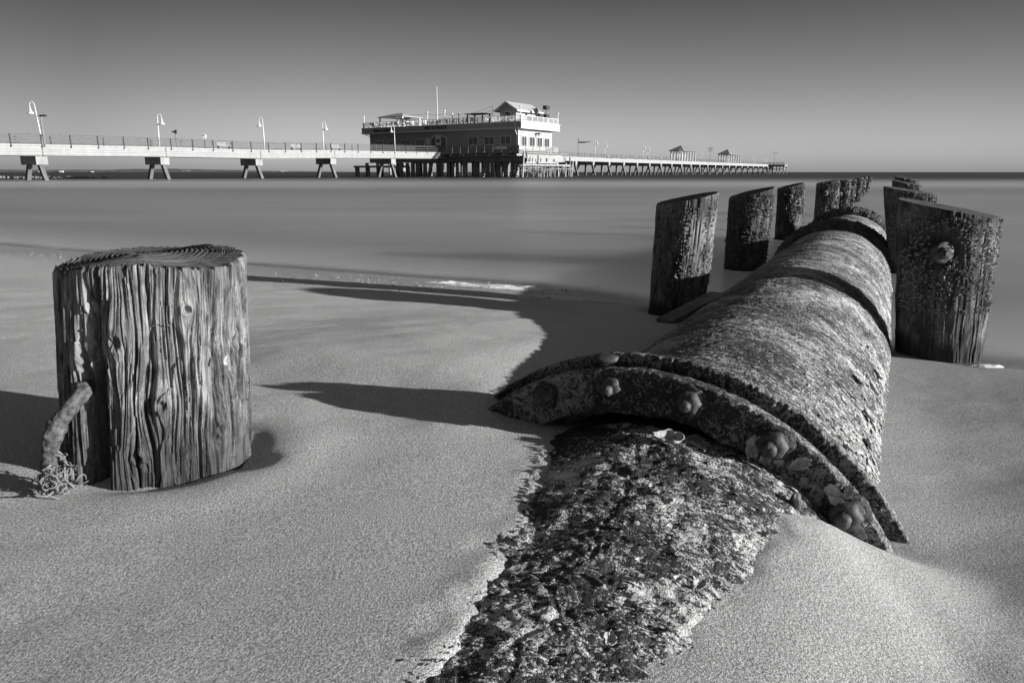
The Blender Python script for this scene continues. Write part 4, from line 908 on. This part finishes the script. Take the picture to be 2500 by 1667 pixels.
# downpipe at the corner
mb = MB(); mb.tube([bp(a_at(zz(1596), 0), .0 - .07, ZR - .1), bp(a_at(zz(1596), 0), -.07, ZF - .1), bp(wa0 + .3, WI - .1, ZF - 1.2), bp(wa0 + .3, WI - .1, ZD + .2)], .09, 8); mb.build('downpipe', M['trim'], bld)
mb = MB(); mb.tube([bp(L - .8, -.07, ZF + .9), bp(L - .8, -.07, ZF - .05), bp(wa1 + .1, WI - .1, ZF - .5)], .08, 8); mb.build('downpipe', M['trim'], bld)
mb = MB(); fx = bp(wa0 - .1, b_at(zz(1797), wa0), ZF - .75); mb.tube([fx, fx - E1 * .5, fx - E1 * .6 + np.array([0, 0, -.7])], .12, 8); mb.box(fx - E1 * .55, E1 * .15, E2 * .45, np.array([0, 0, .15])); mb.build('wall_light', M['dark'], bld)
# rooftop cabin with gable
ga = a_at(zz(1455), 3.0), a_at(zz(1606), 3.0); g0, g1 = min(ga), max(ga); gb0 = 3.0; gb1 = gb0 + 8.2; ge = zat(265, (g0 + g1) / 2, 3.0); gp = zat(250, (g0 + g1) / 2, 3.0); gm = (g0 + g1) / 2
pen = empty('penthouse', bp(gm, gb0, ZR)); pen.parent = bld; pen.location = Vector(bp(gm, gb0, ZR)) - bld.location
mb = MB(); mb.prism([bp(g0, gb0, ZR + .05), bp(g1, gb0, ZR + .05), bp(g1, gb0, ge), bp(gm, gb0, gp), bp(g0, gb0, ge)], E2 * (gb1 - gb0)); mb.build('cabin_wall', M['wall'], pen)
mb = MB(); ov = .95
sl2 = (gp - ge) / ((g1 - g0) / 2)
for s_ in (-1, 1):
    eave = gm + s_ * ((g1 - g0) / 2 + ov); ze = ge - ov * sl2 + .12
    mb.prism([bp(gm, gb0 - .9, gp + .14), bp(eave, gb0 - .9, ze), bp(eave, gb0 - .9, ze - .22), bp(gm, gb0 - .9, gp - .08)], E2 * (gb1 - gb0 + 1.8))
mb.build('cabin_roof', M['pale_roof'], pen)
mb = MB()
for s_ in (-1, 1):
    eave = gm + s_ * ((g1 - g0) / 2 + ov + .03); ze = ge - ov * sl2 + .12
    mb.prism([bp(gm, gb0 - .96, gp + .18), bp(eave, gb0 - .96, ze + .03), bp(eave, gb0 - .96, ze - .30), bp(gm, gb0 - .96, gp - .16)], E2 * .05)
mb.bar(bp(gm - ((g1 - g0) / 2 + ov + .04), gb0 - .9, ge - ov * sl2), bp(gm - ((g1 - g0) / 2 + ov + .04), gb1 + .9, ge - ov * sl2), .08, .34)
mb.build('gable_trim', M['trim'], pen)
mb = MB(); cw = a_at(zz(1528), gb0); mb.box(bp(cw, gb0 - .05, ZR + 1.35), E1 * .72, E2 * .04, np.array([0, 0, .95])); mb.build('cabin_window_frame', M['trim'], pen)
mb = MB(); mb.box(bp(cw, gb0 - .10, ZR + 1.35), E1 * .58, E2 * .02, np.array([0, 0, .80])); mb.build('cabin_window', M['glass'], pen)
# terrace railing
tr = MB(); trp = None
postz = []
def rail_run(P0, P1, n_, mat_r, fill):
    mb = MB(); v_ = P1 - P0
    for h in ((.45, .8, 1.15) if not fill else (.12, 1.15)): mb.bar(P0 + [0, 0, h], P1 + [0, 0, h], .06, .07)
    if fill:
        ln = np.linalg.norm(v_); m_ = int(ln / .22)
        for i in range(m_): q = P0 + v_ * (i + .5) / m_; mb.bar(q + [0, 0, .1], q + [0, 0, 1.15], .05, .05, v_)
    r_ = mb.build('terrace_railing', M['trim'], bld)
    for i in range(n_ + 1):
        m2 = MB(); q = P0 + v_ * i / n_; m2.bar(q, q + [0, 0, 1.2], .12, .12, v_); m2.build('post', M['trim'], r_)
ab = a_at(zz(1240), .2)
rail_run(bp(ab, .25, ZR + .04), bp(L - .3, .25, ZR + .04), 18, 'trim', False)
rail_run(bp(.25, .25, ZR + .04), bp(ab, .25, ZR + .04), 6, 'trim', True)
rail_run(bp(.25, .25, ZR + .04), bp(.25, W - .3, ZR + .04), 7, 'trim', True)
rail_run(bp(L - .3, .3, ZR + .04), bp(L - .3, W - .3, ZR + .04), 5, 'trim', False)
rail_run(bp(.25, W - .3, ZR + .04), bp(L - .3, W - .3, ZR + .04), 16, 'trim', False)
for (x, yt) in ((175, 375), (773, 332), (936, 318), (1008, 348), (1068, 342), (1648, 272), (1998, 345)):
    if x < 1900: q = bp(a_at(zz(x), .3), .3, ZR)
    else: q = bp(.3, W - .4, ZR)
    top = float(at(1250, 190 + yt / 3.92, Y=q[1])[2]); mb = MB(); mb.tube([q, [q[0], q[1], top - .15]], .09, 8); mb.tube([[q[0], q[1], top - .2], [q[0], q[1], top - .1], [q[0], q[1], top + .12], [q[0], q[1], top + .2]], [.08, .2, .2, .08], 10); mb.build('light_mast', M['trim'], bld)
mb = MB(); A_ = bp(a_at(zz(560), 1), 1, ZR + 4.0); B_ = bp(a_at(zz(936), 1), 1, ZR + 3.4); C_ = bp(a_at(zz(1383), 2), 2, ZR + 6.5)
def wire(P0, P1, sag, mb): mb.tube([P0 + (P1 - P0) * t_ + np.array([0, 0, -sag * 4 * t_ * (1 - t_)]) for t_ in np.linspace(0, 1, 12)], .025, 4)
q1 = bp(a_at(zz(773), .3), .3, 0); q1[2] = float(at(1250, 190 + 345 / 3.92, Y=q1[1])[2]); q0 = bp(a_at(zz(600), .8), .8, 0); q0[2] = float(at(1250, 190 + 358 / 3.92, Y=q0[1])[2])
q2 = bp(a_at(zz(936), .3), .3, 0); q2[2] = float(at(1250, 190 + 345 / 3.92, Y=q2[1])[2]); q3 = bp(a_at(zz(1385), 3), 3, 0); q3[2] = float(at(1250, 190 + 272 / 3.92, Y=q3[1])[2])
wire(q0, q1, .1, mb); wire(q1, q2, .3, mb); wire(q2, q3, .8, mb); q4 = q0 + [0, 0, -.5]; q5 = bp(gm + 2.6, gb0, ge); wire(q4, q5, 1.2, mb)
mb.build('string_wire', M['dark'], bld)
mb = MB(); mb.tube([[q3[0], q3[1], ZR], [q3[0], q3[1], q3[2] + .1]], .04, 6); mb.build('wire_mast', M['roof'], bld)
# flagpole
q = bp(a_at(zz(866), .6), .6, ZR + .05); top = float(at(1250, 190 + 93 / 3.92, Y=q[1])[2])
t = empty('flagpole', q); tag(t, 'tall bare white flagpole rising from the restaurant roof terrace', 'flagpole'); mb = MB(); mb.tube([q, [q[0], q[1], top]], [.14, .07], 8); mb.build('pole', M['white'], t)
mb = MB(); mb.tube([[q[0], q[1], top], [q[0], q[1], top + .1], [q[0], q[1], top + .2]], [.05, .12, .04], 8); mb.build('finial', M['white'], t)
# roof pavilion and canopies
def canopy(a0, a1, b0, b1, h, rise, label, mat='pale_roof', flat=False, name='canopy', ps_=.12):
    c = bp((a0 + a1) / 2, (b0 + b1) / 2, ZR + .05); t = empty(name, c); tag(t, label, name.replace('_', ' ')); z = ZR + .05 + h; e = .5
    lo = [bp(a, b, z) for a, b in ((a0 - e, b0 - e), (a1 + e, b0 - e), (a1 + e, b1 + e), (a0 - e, b1 + e))]; lo2 = [p_ + [0, 0, .12] for p_ in lo]
    hi = [bp(a0 + (a1 - a0) * f_, (b0 + b1) / 2, z + rise) for f_ in (.35, .65)]
    mb = MB(); mb.add(lo + lo2 + hi, [(0, 1, 2, 3), (0, 4, 5, 1), (1, 5, 6, 2), (2, 6, 7, 3), (3, 7, 4, 0), (4, 8, 9, 5), (5, 9, 6), (6, 9, 8, 7), (7, 8, 4)]); mb.build('roof', M[mat], t)
    for a in (a0, a1):
        for b in (b0, b1):
            m2 = MB(); m2.bar(bp(a, b, ZR + .05), bp(a, b, z + .02), ps_ * 2, ps_ * 2, E1); m2.build('post', M['trim'] if mat == 'pale_roof' else M['timber'], t)
p0, p1 = a_at(zz(338), 3), a_at(zz(560), 3); canopy(min(p0, p1) + .4, max(p0, p1), 2.6, 8.5, 2.35, 1.05, 'hip roofed white posted pavilion at the left end of the roof terrace', name='pavilion', ps_=.16)
p0, p1 = a_at(zz(1160), 2), a_at(zz(1300), 2); canopy(min(p0, p1), max(p0, p1), 1.6, 4.2, 1.95, .12, 'low dark canopy over the terrace bar, left of the gabled cabin', 'timber', name='canopy')
p0, p1 = a_at(zz(540), 2), a_at(zz(625), 2); canopy(min(p0, p1), max(p0, p1), 1.3, 3.2, 1.65, .08, 'small dark canopy just right of the hip roofed pavilion', 'timber', name='canopy', ps_=.06)
# terrace chairs and tables
def chair_proto(loc):
    t = empty('terrace_chair', loc); z = loc[2]
    def b_(name, c, hx, hy, hz):
        mb = MB(); mb.box(np.array(loc) + E1 * c[0] + E2 * c[1] + np.array([0, 0, c[2]]), E1 * hx, E2 * hy, np.array([0, 0, hz])); return mb.build(name, M['trim'], t)
    b_('seat', (0, 0, .45), .27, .25, .03); b_('backrest', (0, .25, .85), .27, .03, .36)
    for sx_ in (-.24, .24):
        for sy_ in (-.22, .22): b_('leg', (sx_, sy_, .22), .03, .03, .21)
    return t
def table_proto(loc):
    t = empty('terrace_table', loc); mb = MB(); c = np.array(loc); mb.tube([c + [0, 0, .74], c + [0, 0, .79]], .55, 14); mb.build('table_top', M['concrete_d'], t)
    mb = MB(); mb.tube([c + [0, 0, .02], c + [0, 0, .74]], .06, 8); mb.build('pedestal', M['dark'], t); return t
def dup(src, loc, rz=0.):
    o = src.copy(); col.objects.link(o); o.location = tuple(loc); o.rotation_euler = (0, 0, rz)
    for ch in list(src.children):
        c = ch.copy(); col.objects.link(c); c.parent = o
    return o
cb = bp(a_at(zz(230), 1.3), 1.3, ZR + .05); c0 = chair_proto(cb); tb = bp(a_at(zz(255), 2), 2, ZR + .05); t0 = table_proto(tb)
CG = 'pale chairs set out on the roof terrace'; TG = 'round tables set out on the roof terrace'
tag(c0, 'pale chair on the roof terrace behind the railing', 'chair', CG); tag(t0, 'round table on the roof terrace behind the railing', 'table', TG)
rg = np.random.default_rng(77); first = True
for i, x in enumerate([262, 300, 352, 395, 425, 470, 505, 555, 590, 640, 672, 705, 745, 800, 835, 885, 960, 1030, 1075, 1130, 1190, 1225, 1330, 1380, 1450, 1500, 1560]):
    b = rg.uniform(.9, 2.6); o = dup(c0, bp(a_at(zz(x), b), b, ZR + .05), rg.uniform(0, 6.28))
for i, x in enumerate([330, 410, 490, 575, 655, 725, 815, 870, 1000, 1100, 1210, 1350, 1480]):
    b = rg.uniform(1.5, 3.2); o = dup(t0, bp(a_at(zz(x), b), b, ZR + .05))
# loudspeakers and dish at the right end
q = bp(.8, b_at(zz(1890), .8), ZR); t = empty('loudspeaker_pole', q); tag(t, 'pole with two dark loudspeaker boxes at the right end of the roof terrace', 'loudspeaker')
mb = MB(); mb.tube([q, q + [0, 0, 3.7]], .07, 8); mb.build('pole', M['dark'], t)
for h in (3.35, 1.6): mb = MB(); mb.box(q + np.array([0, 0, h]), E1 * .45, E2 * .7, np.array([0, 0, .38])); mb.build('speaker_box', M['dark'], t)
q = bp(1.0, b_at(zz(1800), 1.0), ZR); t = empty('exhaust_fan', q); tag(t, 'dark round exhaust fan with its box beside the gabled roof cabin', 'fan')
mb = MB(); mb.tube([q, q + [0, 0, 2.0]], .15, 8); mb.build('duct', M['dark'], t); mb = MB(); mb.tube([q + E2 * -.3 + [0, 0, 2.5], q + E2 * .3 + [0, 0, 2.5]], .55, 14); mb.build('fan_drum', M['timber'], t); mb = MB(); mb.box(q + E2 * 1.2 + [0, 0, 1.2], E1 * .5, E2 * .8, np.array([0, 0, .8])); mb.build('fan_box', M['dark'], t)

# platform carrying the restaurant
plat = empty('pier_platform', bp(0, 0, 0)); tag(plat, 'dark concrete and timber platform on many piles under the restaurant', 'platform')
PB = -2.6; PA = -1.0
def pbox(a0, a1, b0, b1, z0, z1, name, mat, parent=None, lab=None): return bbox(a0, a1, b0, b1, z0, z1, name, mat, parent or plat, lab)
pa1 = a_at(889, PB + 1.5)
ZB1, ZB0 = .7 + 3.22, .7 + 2.1
pbox(PA, pa1, WI - .5, WI + .4, ZB0, ZB1, 'edge_beam', 'leg'); pbox(PA, PA + .9, WI + .401, W + 1, ZB0, ZB1, 'edge_beam', 'concrete'); pbox(PA, pa1, W, W + .9, ZB0 + .003, ZB1 - .003, 'edge_beam', 'leg')
pbox(PA - .2, a_at(1040, PB), PB, W + 1.4, ZD - .32, ZD - .02, 'deck', 'timber'); pbox(a_at(1040, PB) + .01, pa1, WI - .3, W + 1.4, ZD - .30, ZD - .02, 'deck', 'timber')
for i in range(9):
    a = PA + .6 + i * (pa1 - PA - 1.2) / 13
    pbox(a - .25, a + .25, PB + .1, W, ZB1, ZD - .33, 'cross_beam', 'concrete_d')
mb = MB(); mb.tube([bp(PA + .2, PB + .6, ZD - .75), bp(a_at(zz(1040), PB), PB + .6, ZD - .6)], .16, 10); mb.tube([bp(PA + .2, WI - .8, ZD - .95), bp(a_at(zz(1100), PB), WI - .8, ZD - .95)], .28, 10); mb.build('service_pipe', M['concrete'], plat)
def bent_piles(b, xs, w_, seed, top=ZB0 + .05):
    rg = np.random.default_rng(seed)
    for x in xs:
        a = a_at(zz(x), b); mb = MB(); rr_ = w_ * rg.uniform(.85, 1.25)
        mb.tube([bp(a + rg.normal(0, .06), b, ZW - .8), bp(a, b, top)], rr_, 10); mb.build('pile', M['leg'], plat, True)
bent_piles(WI - .05, [185, 285, 510, 622, 675, 738, 860, 960, 1045, 1110, 1225, 1340, 1440, 1505, 1570, 1652], .40, 1)
bent_piles(W * .45, [330, 480, 570, 700, 890, 990, 1130, 1245, 1330, 1375, 1480, 1590], .36, 2)
bent_piles(W + .4, [400, 530, 660, 790, 905, 1010, 1090, 1200, 1290, 1420, 1530, 1620], .40, 3)
for (x0, x1, b_) in ((795, 765, WI), (880, 905, WI), (1310, 1275, WI), (1375, 1395, WI), (1620, 1590, WI), (1450, 1440, W)):
    mb = MB(); mb.bar(bp(a_at(zz(x0), b_), b_ + .2, ZB0 + .1), bp(a_at(zz(x1), b_), b_ + .2, ZW - .8), .6, .6, E2); mb.build('raking_pile', M['leg'], plat)
# boardwalk railings
def walk_rail(P0, P1, n_, mat_, lab, hs=(.25, .5, .75, 1.0)):
    mb = MB(); v_ = P1 - P0
    for h in hs: mb.bar(P0 + [0, 0, h], P1 + [0, 0, h], .05, .15)
    mb.bar(P0 + [0, 0, 1.22], P1 + [0, 0, 1.22], .2, .06); r_ = mb.build('railing', M[mat_], plat); r_['label'] = lab
    for i in range(n_ + 1): m2 = MB(); q = P0 + v_ * i / n_; m2.bar(q + [0, 0, -.4], q + [0, 0, 1.25], .14, .14, v_); m2.build('post', M['timber'], r_)
    return r_
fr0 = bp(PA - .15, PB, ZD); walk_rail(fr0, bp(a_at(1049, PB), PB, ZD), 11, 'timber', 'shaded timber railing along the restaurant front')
walk_rail(fr0, bp(PA - .15, b_at(1362, PA), ZD), 6, 'timber_p', 'sunlit timber railing at the right side')  # paler boards than the front run: sunlight put into their colour
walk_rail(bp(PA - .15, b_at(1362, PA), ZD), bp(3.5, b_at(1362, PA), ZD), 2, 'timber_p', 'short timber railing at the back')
wr = walk_rail(bp(a_at(1062, -1), -1., ZD), bp(a_at(960, 0), .2, ZD - .25), 8, 'timber', 'ramp railing in front of the entrance')
pbox(a_at(zz(1522), PB), a_at(zz(1407), PB), PB - .14, PB - .09, ZD + .52, ZD + 1.12, 'sign_board', 'sign', None, 'small white BAIT & TACKLE board on the shaded railing')
fit_text('BAIT & TACKLE', 1412, 1516, 655, .42, PB, .16, 'sign_lettering', 'letters', plat)
# sunlit cladding at the right side under the walk
pbox(PA - .02, PA + .2, b_at(zz(1712), PA), b_at(zz(1985), PA), ZB0 - .3, ZD - .45, 'side_panel', 'concrete', None, 'sunlit white side panel under the boardwalk')
# timber fender frame standing in the water at the right side
fen = empty('fender_frame', bp(PA - 2, 0, ZW)); tag(fen, 'cluster of thin timber posts and crossbeams in the water under the right platform end', 'timber frame')
rg = np.random.default_rng(3)
for i, (x, yt) in enumerate([(1682, 700), (1712, 700), (1768, 768), (1818, 740), (1845, 770), (1902, 770), (1940, 820), (1975, 780), (2010, 830), (2045, 830), (2085, 815), (2122, 760), (2150, 800), (1790, 830), (1875, 830), (1660, 830)]):
    d_ = 146 + (x - 1640) * .03 + rg.uniform(-1.5, 2.5); q = at(zz(x), 400, Y=d_); top = float(at(1250, 190 + yt / 3.92, Y=d_)[2])
    mb = MB(); mb.tube([[q[0] + rg.normal(0, .12), q[1], ZW - .8], [q[0], q[1], top]], rg.uniform(.11, .2), 8); mb.build('post', M['timber' if i % 2 else 'timber_p'], fen)
def fbeam(x0, x1, y, w_, d0, mt): mb = MB(); A_ = at(zz(x0), 190 + y / 3.92, Y=d0); B_ = at(zz(x1), 190 + (y + 3) / 3.92, Y=d0 + (x1 - x0) * .02); mb.bar(A_, B_, w_, w_); mb.build('crossbeam', M[mt], fen)
for a in ((1640, 2120, 835, .22, 146.2, 'timber_p'), (1640, 2120, 845, .22, 148.5, 'timber'), (1625, 1960, 887, .2, 146, 'timber'), (1700, 1980, 812, .3, 148.5, 'timber_p'), (1850, 2140, 872, .16, 147.5, 'timber'), (1690, 1850, 860, .18, 147.5, 'timber')): fbeam(*a)
for i in range(9):
    x = 1680 + i * 52; mb = MB(); A_ = at(zz(x), 190 + 840 / 3.92, Y=147.6); B_ = at(zz(x + (26 if i % 2 else -24)), 190 + 925 / 3.92, Y=147.6); mb.bar(A_, B_, .14, .14); mb.build('brace', M['timber'], fen)
# low dock frame at the left end
dk_ = empty('landing_stage', bp(pa1, 4, ZW)); tag(dk_, 'low dark landing stage left of the platform, its deck on square posts', 'landing stage')
def dbeam(x0, x1, y, d0, w_, h_, nm): mb = MB(); A_ = at(zz(x0), 190 + y / 3.92, Y=d0); B_ = at(zz(x1), 190 + y / 3.92, Y=d0); B_[2] = A_[2]; mb.bar(A_, B_, w_, h_); mb.build(nm, M['leg'], dk_)
dbeam(60, 585, 852, 172, 2.2, .45, 'stage_deck'); dbeam(50, 205, 927, 171, 2.0, .25, 'lower_ledge')
for x in (85, 185, 290, 470, 572): mb = MB(); q = at(zz(x), 400, Y=172); mb.bar([q[0], q[1], ZW - .8], [q[0], q[1], ZW + 2.4], .75 if x < 300 else .5, .75, E2); mb.build('post', M['leg'], dk_)

# ------------------------------------------------------------------ old groyne stubs, far shore
GL = 'old groyne stubs sticking out of the sea'
x = -40; i = 0
rg = np.random.default_rng(12)
gp_ = None
while x < 268:
    if not (152 < x < 158) and not (62 < x < 70):
        Yd = 118 + rg.uniform(-.6, .6); q = at(x, 437, Y=Yd); h = rg.uniform(.15, .42)
        if gp_ is None:
            mb = MB(); mb.tube([[q[0], q[1], ZW - .5], [q[0], q[1], ZW + h * .7], [q[0], q[1], ZW + h]], [.17, .17, .10], 7); gp_ = mb.build('groyne_stub', M['timber'], None); tag(gp_, 'short dark timber stub in the old groyne row behind the left pier legs', 'stub', GL); base = q.copy(); gp_h = h
        else:
            o = gp_.copy(); col.objects.link(o); o.location = (q[0] - base[0], q[1] - base[1], h - gp_h)
    x += rg.uniform(3.5, 8.0)
X_ = np.linspace(-3600, -250, 260); yb = np.linspace(0, 1, 9); XX, KB = np.meshgrid(X_, yb)
hh = (11 + 7 * fbm(XX * .004, 0, 0, 3) + 5 * np.abs(fbm(XX * .03, 1., 0, 3))) * np.sin(PI * np.clip(KB, 0, 1)) ** .35 * sstep(-800, -2200, XX * 1.0) ; hh = np.maximum(hh, 0) + 3 * sstep(-300, -1400, XX) * np.sin(PI * KB)
coast = grid_mesh('far_shore', np.stack([XX, 4200 + KB * 400 + XX * -.05, ZW - .5 + hh + .5], -1), None, M['coast']); coast['kind'] = 'structure'
HG = 'white houses on the far shore'
hp = None; rg = np.random.default_rng(8)
for x in (98, 150, 225, 448, 460, 484, 490, 500, 577, 592, 600, 605, 643, 668, 690, 700):
    Yd = 4330.; q = at(x, 420, Y=Yd); sc_ = rg.uniform(.7, 1.5)
    if hp is None:
        hp = empty('house', (q[0], q[1], ZW)); tag(hp, 'tiny white house low on the far shore', 'house', HG)
        mb = MB(); mb.box([q[0], q[1], ZW + 3], (7, 0, 0), (0, 5, 0), (0, 0, 3)); mb.build('wall', M['trim'], hp); mb = MB(); mb.prism([[q[0] - 7.5, q[1] - 5.5, ZW + 6.01], [q[0] + 7.5, q[1] - 5.5, ZW + 6.01], [q[0] + 4, q[1] - 5.5, ZW + 8.5], [q[0] - 4, q[1] - 5.5, ZW + 8.5]], (0, 11, 0)); mb.build('roof', M['concrete_d'], hp)
    else: o = dup(hp, (q[0], q[1], ZW)); o.scale = (sc_, 1, sc_ * .8)
#PIEREND#

# ------------------------------------------------------------------ light and sky
SUN_EL = R(10.3); sh = np.array([math.cos(R(20)), -math.sin(R(20))])    # horizontal direction towards the sun
sd_ = Vector((sh[0] * math.cos(SUN_EL), sh[1] * math.cos(SUN_EL), math.sin(SUN_EL)))
sl_ = bpy.data.lights.new('sun', 'SUN'); sl_.energy = 5.0; sl_.angle = R(.5); sl_.color = (1, .995, .985)
so = bpy.data.objects.new('sun', sl_); col.objects.link(so); so.rotation_euler = sd_.to_track_quat('Z', 'Y').to_euler()
w = bpy.data.worlds.new('World'); scene.world = w; w.use_nodes = True; nt = w.node_tree; bg = nt.nodes['Background']
sky = nt.nodes.new('ShaderNodeTexSky'); sky.sky_type = 'NISHITA'; sky.sun_disc = False
sky.sun_elevation = SUN_EL; sky.sun_rotation = math.atan2(sh[0], sh[1]); sky.air_density = 1.0; sky.dust_density = 1.0
bw = nt.nodes.new('ShaderNodeSeparateColor'); nt.links.new(sky.outputs[0], bw.inputs[0])     # red-filter black and white
tc = nt.nodes.new('ShaderNodeTexCoord'); sx = nt.nodes.new('ShaderNodeSeparateXYZ'); nt.links.new(tc.outputs['Generated'], sx.inputs[0])
dk = ramp(nt, sx.outputs['Z'], [(0.0, 1.0), (.10, .66), (.25, .23), (.5, .9), (1.0, 1.8)])  # overhead, out of view, the sky is brightened as added fill light
# polarised band: the sky darkens away from straight out to sea
dt = nt.nodes.new('ShaderNodeVectorMath'); dt.operation = 'DOT_PRODUCT'; nt.links.new(tc.outputs['Generated'], dt.inputs[0]); dt.inputs[1].default_value = (.12, .993, 0)
pol = ramp(nt, dt.outputs['Value'], [(.0, .45), (.80, .60), (.92, .88), (1.0, 1.0)])
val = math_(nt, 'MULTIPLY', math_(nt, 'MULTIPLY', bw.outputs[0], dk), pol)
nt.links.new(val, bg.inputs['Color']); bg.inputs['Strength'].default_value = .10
scene.view_settings.view_transform = 'Standard'; scene.view_settings.look = 'None'; scene.view_settings.gamma = 1; scene.view_settings.exposure = .75
scene.render.engine = 'CYCLES'; scene.cycles.max_bounces = 6; scene.cycles.transparent_max_bounces = 8
